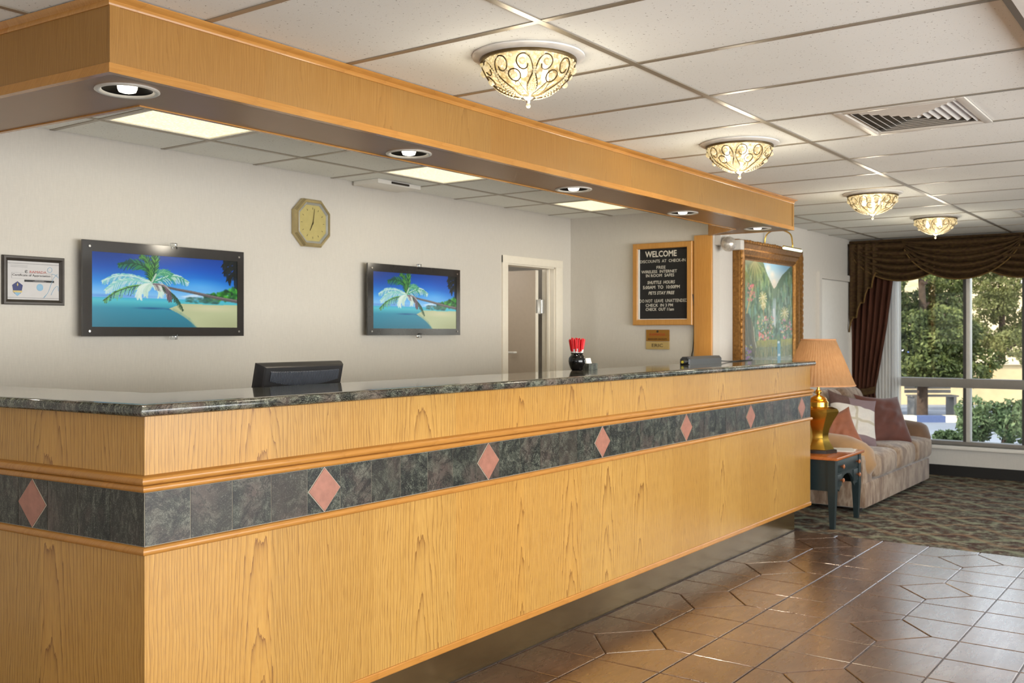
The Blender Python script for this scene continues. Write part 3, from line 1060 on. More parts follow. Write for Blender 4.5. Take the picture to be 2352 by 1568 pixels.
def make_bowl_light():
    t = empty('crystal_bowl_light', (0, 0, CE))
    MB().lathe([(.196, -.001), (.195, -.006), (.168, -.015), (.02, -.015)], (0, 0, 0), 48).build('ceiling_plate', M_white, t, smooth=50, local=True)
    MB().lathe([(.156, -.013), (.167, -.013), (.169, -.017), (.167, -.024), (.157, -.024)], (0, 0, 0), 48, cap=False).build('rim', M_bronze, t, smooth=50, local=True)
    MB().lathe([(max(.004, bowl_pt(0, s / 14)[0] - .004), bowl_pt(0, s / 14)[2] + .003) for s in range(0, 15)], (0, 0, 0), 48, cap=False).build('glass_bowl', M_bowl, t, smooth=60, local=True)
    w = MB()
    beads = MB()
    cr = []
    for k in range(6):
        a0 = 2 * PI * k / 6 - .1
        for sg in (1, -1):
            c = smooth_curve(lyre, 5)
            w.tube([bowl_pt(a0 + sg * math.radians(d) * 1.0, s, .003) for d, s in c], .0024, 5)
            w.tube([bowl_pt(a0 + sg * math.radians(d), s, .002) for d, s in smooth_curve(leaf_, 4)], .0014, 5)
            cr.append((a0 + sg * math.radians(15.5), .785, .0135))
            for d, s in smooth_curve(lyre[:8], 3):
                p = bowl_pt(a0 + sg * math.radians(d - 3.0), s, .004)
                beads.lathe([(.0005, -.005), (.0044, -.002), (.0044, .002), (.0005, .005)], p, 6)
        c0 = (a0 + math.radians(30), .56)
        cr.append((c0[0], c0[1], .0125))
        w.tube([bowl_pt(c0[0] + math.radians(9.5) * math.cos(q * PI / 8), c0[1] + .105 * math.sin(q * PI / 8), .003) for q in range(17)], .0024, 5)
        for s in np.linspace(.12, .42, 9):
            for dd in (-2.2, 2.2):
                p = bowl_pt(a0 + math.radians(dd + 0), s, .003)
                beads.lathe([(.0005, -.0045), (.004, -.002), (.004, .002), (.0005, .0045)], p, 6)
        for s in np.linspace(.2, .44, 6):
            p = bowl_pt(a0 + math.radians(30), s, .003)
            beads.lathe([(.0005, -.0045), (.004, -.002), (.004, .002), (.0005, .0045)], p, 6)
        p = bowl_pt(a0, .93, .003); beads.lathe([(.0005, -.006), (.0055, -.003), (.0055, .003), (.0005, .006)], p, 8)
        p = bowl_pt(a0 + math.radians(30), .9, .003); beads.lathe([(.0005, -.008), (.0075, -.004), (.0075, .004), (.0005, .008)], p, 8)
    w.build('scroll_wire', M_bronze, t, smooth=60, local=True)
    tag(beads.build('bead_string', M_bead, t, smooth=60, local=True), kind='stuff')
    for th, s, r in cr:
        p = bowl_pt(th, s, .004)
        MB().lathe([(.001, -r), (r * .62, -r * .72), (r, -r * .15), (r, r * .15), (r * .62, r * .72), (.001, r)], p, 8).build('crystal', M_bead, t, local=True)
    MB().lathe([(.004, -.140), (.022, -.142), (.026, -.146), (.018, -.150), (.009, -.154), (.007, -.164), (.004, -.166)], (0, 0, 0), 20).build('finial_cap', M_chrome, t, smooth=40, local=True)
    MB().lathe([(.001, -.180), (.006, -.178), (.0085, -.173), (.007, -.167), (.003, -.164)], (0, 0, 0), 12).build('finial_drop', M_bead, t, local=True)
    for q in range(3):
        a = 2 * PI * q / 3 + .5
        MB().lathe([(.002, -.088), (.011, -.083), (.015, -.072), (.012, -.056), (.008, -.045), (.008, -.02)], (.06 * math.cos(a), .06 * math.sin(a), 0), 14).build('bulb', M_hotbulb, t, smooth=60, local=True)
    return t
proto = make_bowl_light()
for i, ((x, y), s) in enumerate(zip([(2.83, 1.99), (4.76, 2.04), (7.0, 2.03), (8.72, 2.02)],
        ['crystal bowl ceiling light nearest the viewer, above the counter middle', 'crystal bowl ceiling light second in the row, above the letter board end',
         'crystal bowl ceiling light third in the row, past the soffit end', 'crystal bowl ceiling light farthest in the row, before the brown valance'])):
    o = proto if i == 0 else copy_tree(proto)
    o.location = (x, y, CE)
    o.rotation_euler.z = [.23, .75, 1.2, .5][i] + HEAD
    tag(o, s, 'ceiling light', 'crystal bowl lights in a row')
    l = lamp('bowl_light_glow', 'POINT', (0, 0, -.20), 4.5, (1, .90, .72), .07)
    l.parent = o
    l.location = (0, 0, -.24)

# air diffuser in the lobby ceiling
def diffuser(name, x0, x1, y0, y1, label):
    t = thing(name, ((x0 + x1) / 2, (y0 + y1) / 2, CE), label, 'air vent')
    M_vent = plain('vent_enamel', (214, 207, 196), .35, .1, var=.03)
    M_vd = plain('vent_throat', (104, 94, 80), .7)
    MB().box((x0, y0, CE + .016), (x1, y1, CE + .024)).build('throat', M_vd, t)
    w = .035
    f = MB()
    for a, b in (((x0, y0), (x1, y0 + w)), ((x0, y1 - w), (x1, y1)), ((x0, y0 + w), (x0 + w, y1 - w)), ((x1 - w, y0 + w), (x1, y1 - w))):
        f.box((*a, CE - .008), (*b, CE + .014), .002)
    f.build('frame', M_vent, t, smooth=35)
    n = 7
    hx, hy = (x1 - x0) / 2 - w, (y1 - y0) / 2 - w
    cx, cy = (x0 + x1) / 2, (y0 + y1) / 2
    for k in range(n):
        a, b = 1 - k / n, 1 - (k + .62) / n
        m = MB()
        o4 = [(-1, -1), (1, -1), (1, 1), (-1, 1)]
        v = [(cx + sx * hx * a, cy + sy * hy * a, CE + .012) for sx, sy in o4] + [(cx + sx * hx * b, cy + sy * hy * b, CE - .005) for sx, sy in o4] \
          + [(cx + sx * hx * a, cy + sy * hy * a, CE + .014) for sx, sy in o4] + [(cx + sx * hx * b, cy + sy * hy * b, CE - .003) for sx, sy in o4]
        fs = []
        for i in range(4):
            j = (i + 1) % 4
            fs += [(i, j, 4 + j, 4 + i), (8 + i, 12 + i, 12 + j, 8 + j), (4 + i, 4 + j, 12 + j, 12 + i), (i, 8 + i, 8 + j, j)]
        m.add(v, fs).build('louvre', M_vent, t)
    return t
diffuser('ceiling_vent', 4.336, 4.924, .895, 1.424, 'square white ceiling air vent with nested louvres right of the bowl lights')
diffuser('ceiling_vent', 8.55, 9.11, .88, 1.42, 'small distant ceiling air vent at the right edge above the valance')
t = thing('air_register', (4.70, 4.42, CE), 'small white air register in the ceiling by the wall above the smaller screen', 'air vent')
MB().box((4.50, 4.30, CE - .028), (4.90, 4.515, CE - .001), .004).build('housing', M_white, t, smooth=35)
MB().box((4.62, 4.293, CE - .020), (4.78, 4.301, CE - .008)).build('slot', M_plenum, t)

# ================================================================== FLAT PRINTED PICTURES
class Paint:
    def __init__(s, w, h):
        s.w, s.h = w, h
        s.im = np.zeros((h, w, 3))
        s.U, s.V = np.meshgrid((np.arange(w) + .5) / w, (np.arange(h) + .5) / h)   # v downwards
        s.asp = w / h
        s.r = np.random.default_rng(5)
    def c(s, rgb):
        return np.array(rgb, float) / 255
    def blend(s, a, rgb, sl=None):
        a = np.clip(a, 0, 1)[..., None]
        if sl is None:
            s.im = s.im * (1 - a) + s.c(rgb) * a
        else:
            s.im[sl] = s.im[sl] * (1 - a) + s.c(rgb) * a
    def grad(s, stops, v0=0, v1=1, mask=None):
        t = np.clip((s.V - v0) / (v1 - v0), 0, 1)
        ps = [p for p, _ in stops]
        col = np.stack([np.interp(t, ps, [c[i] / 255 for _, c in stops]) for i in range(3)], -1)
        m = np.ones_like(t) if mask is None else mask
        s.im = s.im * (1 - m[..., None]) + col * m[..., None]
    def stroke(s, pts, w, rgb, a=1, soft=.5):
        w1 = w[1] if isinstance(w, tuple) else w
        w0 = w[0] if isinstance(w, tuple) else w
        for i in range(len(pts) - 1):
            (u0, v0), (u1, v1) = pts[i], pts[i + 1]
            ww = w0 + (w1 - w0) * (i + .5) / max(1, len(pts) - 1)
            pad = ww * 2 + .005
            x0 = int(max(0, (min(u0, u1) - pad / s.asp) * s.w)); x1 = int(min(s.w, (max(u0, u1) + pad / s.asp) * s.w + 2))
            y0 = int(max(0, (min(v0, v1) - pad) * s.h)); y1 = int(min(s.h, (max(v0, v1) + pad) * s.h + 2))
            if x1 <= x0 or y1 <= y0:
                continue
            sl = (slice(y0, y1), slice(x0, x1))
            px, py = s.U[sl] * s.asp, s.V[sl]
            ax, ay, bx, by = u0 * s.asp, v0, u1 * s.asp, v1
            dx, dy = bx - ax, by - ay
            t = np.clip(((px - ax) * dx + (py - ay) * dy) / (dx * dx + dy * dy + 1e-9), 0, 1)
            d = np.hypot(px - ax - t * dx, py - ay - t * dy)
            s.blend(a * np.clip((ww - d) / (ww * soft) + .0, 0, 1), rgb, sl)
    def blob(s, u, v, ru, rv, rgb, a=1, soft=.6):
        d = np.hypot((s.U - u) / ru, (s.V - v) / rv)
        s.blend(a * np.clip((1 - d) / soft, 0, 1), rgb)
    def poly(s, pts, rgb, a=1):
        ins = np.zeros(s.U.shape, bool)
        n = len(pts)
        for i in range(n):
            (x0, y0), (x1, y1) = pts[i], pts[(i + 1) % n]
            if y0 == y1:
                continue
            ins ^= ((y0 > s.V) != (y1 > s.V)) & (s.U < (x1 - x0) * (s.V - y0) / (y1 - y0) + x0)
        s.blend(ins * a, rgb)
        return ins
    def dabs(s, n, box, rgbs, ru, rv, a=.8):
        for _ in range(n):
            c = rgbs[s.r.integers(len(rgbs))]
            u, v = s.r.uniform(box[0], box[2]), s.r.uniform(box[1], box[3])
            k = s.r.uniform(.5, 1.3)
            s.blob(u, v, ru * k, rv * k, c, a)
    def frond(s, pts, rgb, rgb2, length, side=(1, 1), hang=.5, w=.0075, n=11):
        c = smooth_curve(pts, n)
        for i in range(1, len(c)):
            f = i / len(c)
            u, v = c[i]
            tx, ty = (c[i][0] - c[i - 1][0]) * s.asp, c[i][1] - c[i - 1][1]
            m = math.hypot(tx, ty) + 1e-6
            tx, ty = tx / m, ty / m
            L = length * (math.sin(PI * min(1, f * .84 + .14)) ** .7)
            for sd in (-1, 1):
                q = s.r.uniform(.65, 1.15) * L
                dx, dy = tx * .75 - ty * sd * .6, ty * .75 + tx * sd * .6 + hang * .5
                s.stroke([(u, v), (u + dx * q * .55 / s.asp, v + dy * q * .55 - hang * .08 * q), (u + dx * q / s.asp, v + dy * q + hang * .25 * q)], (w, w * .55), rgb if s.r.random() < .55 else rgb2, .8)
        s.stroke(c, (w * 1.1, w * .5), rgb2, .9)

def picture(name, P, mat, parent, o, right, up, W, Hh):
    h, w = P.h, P.w
    R, U = Vector(right), Vector(up)
    root = parent
    while root.parent is not None:
        root = root.parent
    O = Vector(o) - Vector(root.location)
    uu, vv = np.meshgrid(np.linspace(0, 1, w), np.linspace(1, 0, h))
    co = np.array(O)[None, :] + (uu.reshape(-1, 1) - .5) * W * np.array(R)[None, :] + (vv.reshape(-1, 1) - .5) * Hh * np.array(U)[None, :]
    idx = np.arange(w * h).reshape(h, w)
    q = np.stack([idx[1:, :-1], idx[1:, 1:], idx[:-1, 1:], idx[:-1, :-1]], -1).reshape(-1, 4)
    me = bpy.data.meshes.new(name)
    me.vertices.add(w * h); me.vertices.foreach_set('co', co.ravel())
    nq = len(q)
    me.loops.add(nq * 4); me.loops.foreach_set('vertex_index', q.ravel())
    me.polygons.add(nq); me.polygons.foreach_set('loop_start', np.arange(nq) * 4)
    me.update(calc_edges=True)
    im = np.clip(P.im, 0, 1)
    lin = np.where(im <= .04045, im / 12.92, ((im + .055) / 1.055) ** 2.4)
    at = me.color_attributes.new('print', 'FLOAT_COLOR', 'POINT')
    at.data.foreach_set('color', np.concatenate([lin.reshape(-1, 3), np.ones((w * h, 1))], 1).ravel())
    me.materials.append(mat)
    ob = bpy.data.objects.new(name, me)
    COL.objects.link(ob)
    ob.parent = parent
    return ob

def print_mat(name, emit=0, rough=.4):
    m = N(name)
    a = m.n('VertexColor', layer_name='print')
    if emit:
        m.l(a.outputs[0], m.b.inputs['Emission Color'])
        m.set(Emission_Strength=emit)
        m.b.inputs['Base Color'].default_value = (.01, .01, .01, 1)
    else:
        m.base(a.outputs[0])
    m.set(Roughness=rough)
    return m.m

# ---- beach picture on the screens
def beach():
    p = Paint(330, 142)
    p.grad([(0, (6, 62, 150)), (.3, (8, 92, 196)), (.6, (38, 138, 226)), (.85, (112, 184, 240)), (1, (150, 206, 244))], 0, .60)
    p.blob(.05, .0, .5, .45, (4, 50, 120), .5, 1); p.blob(1.0, .1, .35, .5, (4, 60, 160), .5, 1)
    p.blob(.72, .42, .25, .14, (110, 190, 246), .6, 1)
    for u, v, a, b in ((.66, .545, .05, .03), (.70, .53, .04, .04), (.62, .56, .05, .02), (.76, .555, .05, .025)):
        p.blob(u, v, a, b, (226, 240, 250), .8, .8)
    sea = (p.V > .60).astype(float)
    p.grad([(0, (70, 182, 214)), (.12, (84, 190, 200)), (.35, (52, 142, 166)), (1, (44, 116, 136))], .60, 1, sea)
    p.blob(.1, .58, .5, .035, (64, 120, 206), .55, .9)
    p.blob(.38, .735, .14, .02, (24, 78, 130), .8, .9); p.blob(.52, .745, .06, .014, (20, 70, 120), .7, .9)
    sand = [(.50, .735), (.58, .665), (.66, .66), (.8, .67), (1.01, .66), (1.01, 1.01), (.70, 1.01), (.66, .93), (.60, .84), (.55, .785)]
    p.poly(sand, (196, 198, 150), .95)
    p.blob(.8, .72, .25, .07, (214, 208, 168), .8, .9); p.blob(.95, .98, .3, .2, (158, 162, 120), .6, 1)
    p.stroke([(.53, .75), (.58, .80), (.64, .88), (.69, 1.0)], .03, (120, 160, 140), .5, 1)
    # undergrowth at right
    for _ in range(150):
        u = p.r.uniform(.76, 1.0); v = p.r.uniform(.40 + (1 - u) * .6, .60)
        p.blob(u, v, p.r.uniform(.012, .03), p.r.uniform(.02, .05), [(30, 92, 36), (52, 140, 44), (90, 178, 60), (20, 60, 40)][p.r.integers(4)], .8)
    for _ in range(70):
        u = p.r.uniform(.62, .86); v = p.r.uniform(.57, .645)
        p.blob(u, v, .02, .018, [(60, 110, 100), (84, 130, 110), (50, 90, 84)][p.r.integers(3)], .6)
    # dark palm top right
    for pts in ([(1.02, .12), (.95, .02), (.89, .09)], [(1.02, .15), (.96, .10), (.90, .18)], [(1.02, .25), (.97, .2), (.93, .29)], [(1.02, .05), (.97, -.02), (.90, -.01)]):
        p.frond(pts, (12, 22, 22), (24, 30, 24), .10, hang=.7, w=.012)
    p.poly([(.965, .0), (1.01, 0), (1.01, .45), (.975, .4)], (14, 20, 20), .8)
    # trunk
    p.stroke(smooth_curve([(1.01, .61), (.85, .565), (.68, .50), (.55, .46), (.47, .43)], 5), (.032, .018), (96, 92, 92), 1, .5)
    p.stroke(smooth_curve([(1.01, .595), (.85, .55), (.68, .49), (.55, .45)], 5), (.010, .006), (140, 126, 124), .8, .5)
    # crown
    g1, g2, wh, wh2 = (46, 130, 60), (14, 74, 40), (206, 232, 216), (140, 206, 196)
    p.frond([(.38, .38), (.35, .20), (.27, .13), (.17, .16)], g1, g2, .13, hang=.3, w=.011)
    p.frond([(.38, .38), (.37, .22), (.35, .08), (.31, .02)], g2, (80, 150, 56), .10, hang=.1, w=.010)
    p.frond([(.385, .38), (.40, .2), (.405, .08), (.40, .0)], (96, 164, 62), g2, .11, hang=.1, w=.011)
    p.frond([(.38, .38), (.43, .25), (.48, .23), (.54, .30)], (60, 150, 110), (120, 190, 140), .12, hang=.5, w=.011)
    p.frond([(.38, .38), (.27, .31), (.16, .31), (.07, .39)], wh2, wh, .10, hang=.5, w=.011)
    p.frond([(.38, .39), (.46, .32), (.55, .28), (.63, .35)], wh, (70, 160, 120), .11, hang=.6, w=.010)
    p.frond([(.38, .40), (.27, .36), (.17, .39), (.09, .50)], wh, wh2, .12, hang=.7, w=.012)
    p.frond([(.38, .42), (.27, .44), (.16, .52), (.08, .64)], (120, 190, 90), (50, 90, 60), .09, hang=.8, w=.010)
    p.blob(.335, .44, .05, .05, wh, .8, .8); p.blob(.43, .44, .05, .05, wh, .8, .8); p.blob(.385, .42, .04, .04, wh, .8, .8)
    p.frond([(.38, .40), (.33, .42), (.305, .48), (.30, .58)], wh, (226, 240, 226), .09, hang=.9, w=.012)
    p.frond([(.385, .40), (.36, .43), (.345, .49), (.34, .55)], wh, (190, 220, 200), .07, hang=.9, w=.012)
    p.frond([(.385, .40), (.42, .42), (.435, .47), (.435, .55)], wh, (206, 230, 214), .08, hang=.9, w=.012)
    p.frond([(.39, .40), (.45, .41), (.485, .46), (.50, .55)], (210, 210, 200), (120, 106, 112), .09, hang=.9, w=.011)
    p.frond([(.45, .43), (.50, .50), (.55, .60), (.595, .75)], (30, 66, 50), (50, 80, 50), .06, hang=.6)
    p.frond([(.47, .44), (.49, .48), (.50, .55), (.505, .62)], (90, 76, 84), (120, 100, 110), .06, hang=.9)
    p.stroke([(.385, .37), (.40, .30), (.41, .26)], .014, (210, 216, 200), .9, .6)
    return p
BEACH = beach()
M_screen = print_mat('lit_screen_picture', .92, .18)
M_bezel = plain('dark_glossy_bezel', (52, 50, 49), .10, var=.05, spec=.9)
def screen(x0, x1, z0, z1, sx0, sx1, sz0, sz1, label):
    t = thing('wall_display', ((x0 + x1) / 2, YB, z0), label, 'screen', 'wall displays behind the counter')
    y0, y1 = YB - .062, YB - .05
    # bezel as a frame
    f = MB()
    for a, b in (((x0, z0), (x1, sz0)), ((x0, sz1), (x1, z1)), ((x0, sz0), (sx0, sz1)), ((sx1, sz0), (x1, sz1))):
        f.box((a[0], y0, a[1]), (b[0], y1, b[1]))
    f.build('bezel', M_bezel, t)
    MB().box((x0 + .05, YB - .05, z0 + .05), (x1 - .05, YB - .0005, z1 - .05)).build('housing', M_black, t)
    picture('screen', BEACH, M_screen, t, ((sx0 + sx1) / 2, y0 + .004, (sz0 + sz1) / 2), (1, 0, 0), (0, 0, 1), sx1 - sx0, sz1 - sz0)
    xm = (x0 + x1) / 2 + .03
    for z, d in ((z1, 1), (z0, -1)):
        MB().box((xm - .016, y0 - .006, z - .012 if d > 0 else z - .018), (xm + .016, y1 + .004, z + .018 if d > 0 else z + .012), .002).build('clip', M_acryl, t, smooth=35)
    for x, z in ((x1 - .035, z1 - .03), (x1 - .035, z0 + .025), (x0 + .035, z1 - .03), (x0 + .035, z0 + .025)):
        MB().extrude([(x + .006 * math.cos(2 * PI * k / 12), y0, z + .006 * math.sin(2 * PI * k / 12)) for k in range(12)], (0, -.004, 0)).build('screw', M_chrome, t)
screen(2.647, 3.604, 1.385, 1.850, 2.696, 3.561, 1.431, 1.796, 'larger looking wall screen with palm beach picture beside the framed certificate')
screen(4.582, 5.512, 1.387, 1.848, 4.632, 5.471, 1.431, 1.797, 'smaller looking wall screen with palm beach picture beside the open door')

# ---- clock
M_clockrim = plain('brushed_gold_rim', (186, 170, 126), .22, .65, var=.12, scale=18)
M_clocksil = plain('silver_inner_rim', (190, 192, 188), .25, .4)
M_face = plain('champagne_dial', (196, 182, 120), .35, .25, var=.05)
M_hand = plain('dark_hand', (62, 48, 24), .4)
ck = thing('octagon_clock', (4.145, YB, 1.92), 'octagonal gold wall clock with champagne dial between the screens', 'clock')
def octo(s, y):
    hw, hh = .142 * s, .143 * s
    cx_, cz = 4.145, 2.062
    k = .49
    return [(cx_ + a * hw, y, cz + b * hh) for a, b in ((k, 1), (-k, 1), (-1, k), (-1, -k), (-k, -1), (k, -1), (1, -k), (1, k))]
def octo_ring(a, b):
    v = a[0] and octo(*a) + octo(*b)
    return v, [(i, (i + 1) % 8, 8 + (i + 1) % 8, 8 + i) for i in range(8)]
m = MB()
for a, b in (((1.0, YB - .002), (1.0, YB - .028)), ((1.0, YB - .028), (.93, YB - .040)), ((.93, YB - .040), (.845, YB - .040)), ((.845, YB - .040), (.845, YB - .03))):
    m.add(*octo_ring(a, b))
m.build('rim', M_clockrim, ck)
m = MB()
for a, b in (((.845, YB - .036), (.80, YB - .041)), ((.80, YB - .041), (.745, YB - .030))):
    m.add(*octo_ring(a, b))
m.build('inner_rim', M_clocksil, ck)
MB().extrude(octo(.76, YB - .029), (0, .02, 0)).build('dial', M_face, ck)
def hand(ang, L, w, y):
    a = math.radians(ang)
    d = Vector((math.sin(a), 0, math.cos(a))); n = Vector((d.z, 0, -d.x))
    c = Vector((4.145, y, 2.062))
    return MB().extrude([c - d * .008 + n * w, c + d * L + n * w * .4, c + d * L - n * w * .4, c - d * .008 - n * w], (0, -.0015, 0)).build('hand', M_hand, ck)
hand(206, .052, .0035, YB - .031); hand(8, .088, .0022, YB - .033)
for k in range(12):
    a = 2 * PI * k / 12
    d = Vector((math.sin(a), 0, math.cos(a))); n = Vector((d.z, 0, -d.x))
    c = Vector((4.145, YB - .0295, 2.062)) + d * .088
    MB().extrude([c + n * .0012 - d * .006, c + n * .0012 + d * .006, c - n * .0012 + d * .006, c - n * .0012 - d * .006], (0, -.0008, 0)).build('hour_mark', M_hand, ck)

# ---- framed certificate
M_cframe = plain('dark_bronze_frame', (66, 60, 54), .35, .3, var=.12)
ce = thing('framed_certificate', (2.437, YB, 1.53), 'small dark framed certificate with blue shield left of the screens', 'certificate')
X0, X1, Z0, Z1 = 2.290, 2.584, 1.531, 1.756
def pic_frame(t, x0, x1, z0, z1, w, prof_d, mat, ywall, name='frame'):
    """rectangular mitred moulding; prof_d: list of (inset fraction, projection)"""
    m = MB()
    rings = []
    for fr_, d in prof_d:
        i = fr_ * w
        rings.append([(x0 + i, ywall - d, z0 + i), (x1 - i, ywall - d, z0 + i), (x1 - i, ywall - d, z1 - i), (x0 + i, ywall - d, z1 - i)])
    v = [p for r in rings for p in r]
    f = []
    for k in range(len(rings) - 1):
        for i in range(4):
            j = (i + 1) % 4
            f.append((4 * k + i, 4 * k + j, 4 * k + 4 + j, 4 * k + 4 + i))
    m.add(v, f)
    return m.build(name, mat, t)
pic_frame(ce, X0, X1, Z0, Z1, .024, [(0, .001), (0, .014), (.15, .020), (.5, .020), (.75, .014), (1, .010), (1, .002)], M_cframe, YB)
M_paper = plain('certificate_paper', (194, 190, 188), .35, var=.02)
MB().box((X0 + .02, YB - .007, Z0 + .02), (X1 - .02, YB - .003, Z1 - .02)).build('paper', M_paper, ce)
M_ink = plain('black_ink', (40, 38, 38), .6); M_red = plain('red_ink', (190, 92, 80), .6); M_blue = plain('shield_blue', (44, 52, 104), .5)
M_ltblue = plain('pale_blue_ink', (138, 176, 202), .6); M_tan = plain('gold_ink', (196, 176, 112), .5); M_gry = plain('grey_ink', (150, 148, 148), .6)
yc = YB - .0075
def cp(u, v):      # certificate paper coordinates, v downwards
    return (X0 + .024 + u * (X1 - X0 - .048), yc, Z1 - .024 - v * (Z1 - Z0 - .048))
def cflat(name, pts, mat, d=.0006):
    return MB().extrude([cp(*p) for p in pts], (0, -d, 0)).build(name, mat, ce)
RX, UZ = (1, 0, 0), (0, 0, 1)
text('lettering', 'RAMADA', M_red, ce, cp(.585, .27), RX, UZ, .080, .0105, depth=.001)
text('lettering', 'Certificate of Appreciation', M_ink, ce, cp(.46, .37), RX, UZ, .180, .0135, depth=.001)
for pts in ([(.08, .30), (.86, .30), (.86, .305), (.08, .305)], [(.08, .45), (.86, .45), (.86, .455), (.08, .455)], [(.08, .30), (.084, .30), (.084, .455), (.08, .455)], [(.856, .30), (.86, .30), (.86, .455), (.856, .455)]):
    cflat('rule', pts, M_gry)
cflat('rule', [(.0, .055), (1, .055), (1, .07), (0, .07)], M_gry)
cflat('rule', [(.0, .945), (1, .945), (1, .96), (0, .96)], M_gry)
cflat('black_bar', [(.32, .48), (.90, .48), (.90, .535), (.32, .535)], M_ink)
cflat('rule', [(.52, .495), (.70, .495), (.70, .505), (.52, .505)], M_gry, .0012)
cflat('rule', [(.48, .515), (.74, .515), (.74, .523), (.48, .523)], M_gry, .0012)
MB().tube([(cp(.360 + .026 * math.cos(q), 0)[0], yc, cp(0, .268 + .034 * math.sin(q))[2]) for q in np.linspace(.6, 5.6, 16)], .0012, 5).tube([cp(.350, .285), cp(.352, .262), cp(.362, .255), cp(.370, .262), cp(.366, .275)], .0010, 5).build('emblem', M_ink, ce)
cflat('shield', [(.19, .53), (.29, .63), (.27, .78), (.25, .84), (.19, .90), (.13, .84), (.11, .78), (.09, .63)], M_blue)
cflat('shield_base', [(.13, .82), (.25, .82), (.22, .88), (.19, .91), (.16, .88)], M_ltblue, .0012)
cflat('shield_ribbon', [(.10, .77), (.28, .77), (.27, .82), (.11, .82)], M_tan, .0014)
cflat('shield_flame', [(.19, .56), (.205, .62), (.19, .66), (.175, .62)], M_tan, .0014)
cflat('seal', [(.62 + .065 * math.cos(q), .67 + .095 * math.sin(q)) for q in np.linspace(0, 2 * PI, 20)[:-1]], M_ltblue)
for pts in ([(.78, .16), (.82, .13), (.86, .17), (.85, .24), (.80, .26), (.77, .21), (.78, .16)], [(.70, .92), (.78, .80), (.84, .58), (.90, .40), (.97, .30)], [(.84, .86), (.90, .70), (.97, .62), (.99, .75)], [(.86, .30), (.93, .33), (.99, .40)], [(.74, .88), (.69, .95)]):
    MB().tube([(cp(u, v)[0], yc, cp(u, v)[2]) for u, v in smooth_curve(pts, 4)], .0012, 5).build('ornament', M_ltblue, ce)
for v in (.115, .15):
    cflat('rule', [(.06, v), (.38, v), (.38, v + .008), (.06, v + .008)], M_gry)
# ---- letter board
lb = thing('letter_board', (XS, 3.646, 1.463), 'oak framed black letter board with white WELCOME lettering on the side wall', 'notice board')
M_oaks = oak('oak_sign_frame', ((214, 160, 88), (196, 140, 70), (160, 106, 46)), 'v', flitch=.3, contrast=.4)
def side_frame(t, y0, y1, z0, z1, w, prof_d, mat, name='frame'):
    rings = []
    for fr_, d in prof_d:
        i = fr_ * w
        rings.append([(XS - d, y0 + i, z0 + i), (XS - d, y1 - i, z0 + i), (XS - d, y1 - i, z1 - i), (XS - d, y0 + i, z1 - i)])
    f = []
    for k in range(len(rings) - 1):
        for i in range(4):
            j = (i + 1) % 4
            f.append((4 * k + i, 4 * k + j, 4 * k + 4 + j, 4 * k + 4 + i))
    return MB().add([p for r in rings for p in r], f).build(name, mat, t)
LY0, LY1, LZ0, LZ1 = 3.395, 3.915, 1.463, 2.112
side_frame(lb, LY0, LY1, LZ0, LZ1, .045, [(0, .001), (0, .040), (.12, .046), (.88, .046), (1, .040), (1, .018)], M_oaks)
M_felt = N('black_grooved_felt')
_s = M_felt.n('SeparateXYZ'); _g = M_felt.n('NewGeometry'); M_felt.l(_g.outputs['Position'], _s.inputs[0])
_f = M_felt.math('FRACT', M_felt.math('MULTIPLY', _s.outputs[2], 100))
M_felt.base(M_felt.ramp(_f, [(.35, srgb(34, 32, 32)), (.6, srgb(20, 19, 19))])); M_felt.set(Roughness=.8); M_felt = M_felt.m
MB().box((XS - .020, LY0 + .04, LZ0 + .04), (XS - .002, LY1 - .04, LZ1 - .04)).build('felt_board', M_felt, lb)
MB().box((XS - .036, LY1 - .054, LZ0 + .045), (XS - .020, LY1 - .0455, LZ1 - .0455)).build('inner_lip', M_white, lb)
MB().box((XS - .030, LY0 + .045, LZ0 + .045), (XS - .020, LY1 - .05, LZ0 + .050)).build('inner_lip', M_white, lb)
M_letter = plain('white_plastic_letter', (224, 218, 206), .5, var=.02)
BY0, BY1, BZ0, BZ1 = LY0 + .045, LY1 - .052, LZ0 + .048, LZ1 - .045      # black field
for s, xa, xb, y, h, bold, sh in [('WELCOME', 395, 715, 285, 66, .02, 0), ('DISCOUNTS  AT  CHECK-IN', 343, 803, 362, 31, .0, 0), ('FREE', 512, 603, 430, 31, 0, 0),
        ('WIRELESS  INTERNET', 355, 718, 474, 31, .006, 0), ('IN ROOM  SAFES', 403, 690, 516, 32, .006, 0), ('SHUTTLE  HOURS', 417, 697, 590, 34, .012, .15), ('5:00AM  TO  10:00PM', 372, 745, 642, 36, .010, 0),
        ('PETS STAY FREE', 430, 693, 704, 34, .012, .15), ('DO NOT  LEAVE  UNATTENDED', 338, 820, 788, 34, 0, 0), ('CHECK  IN 3 PM', 400, 677, 836, 32, .006, 0), ('CHECK  OUT 11am', 400, 687, 879, 32, .012, .1)]:
    u = ((xa + xb) / 2 - 335) / 490
    v = (y - 228) / 757
    text('lettering', s, M_letter, lb, (XS - .0205, BY1 - u * (BY1 - BY0), BZ1 - v * (BZ1 - BZ0)), (0, -1, 0), UZ, (xb - xa) / 490 * (BY1 - BY0), h / 757 * (BZ1 - BZ0), bold=bold, depth=.003, shear=sh)
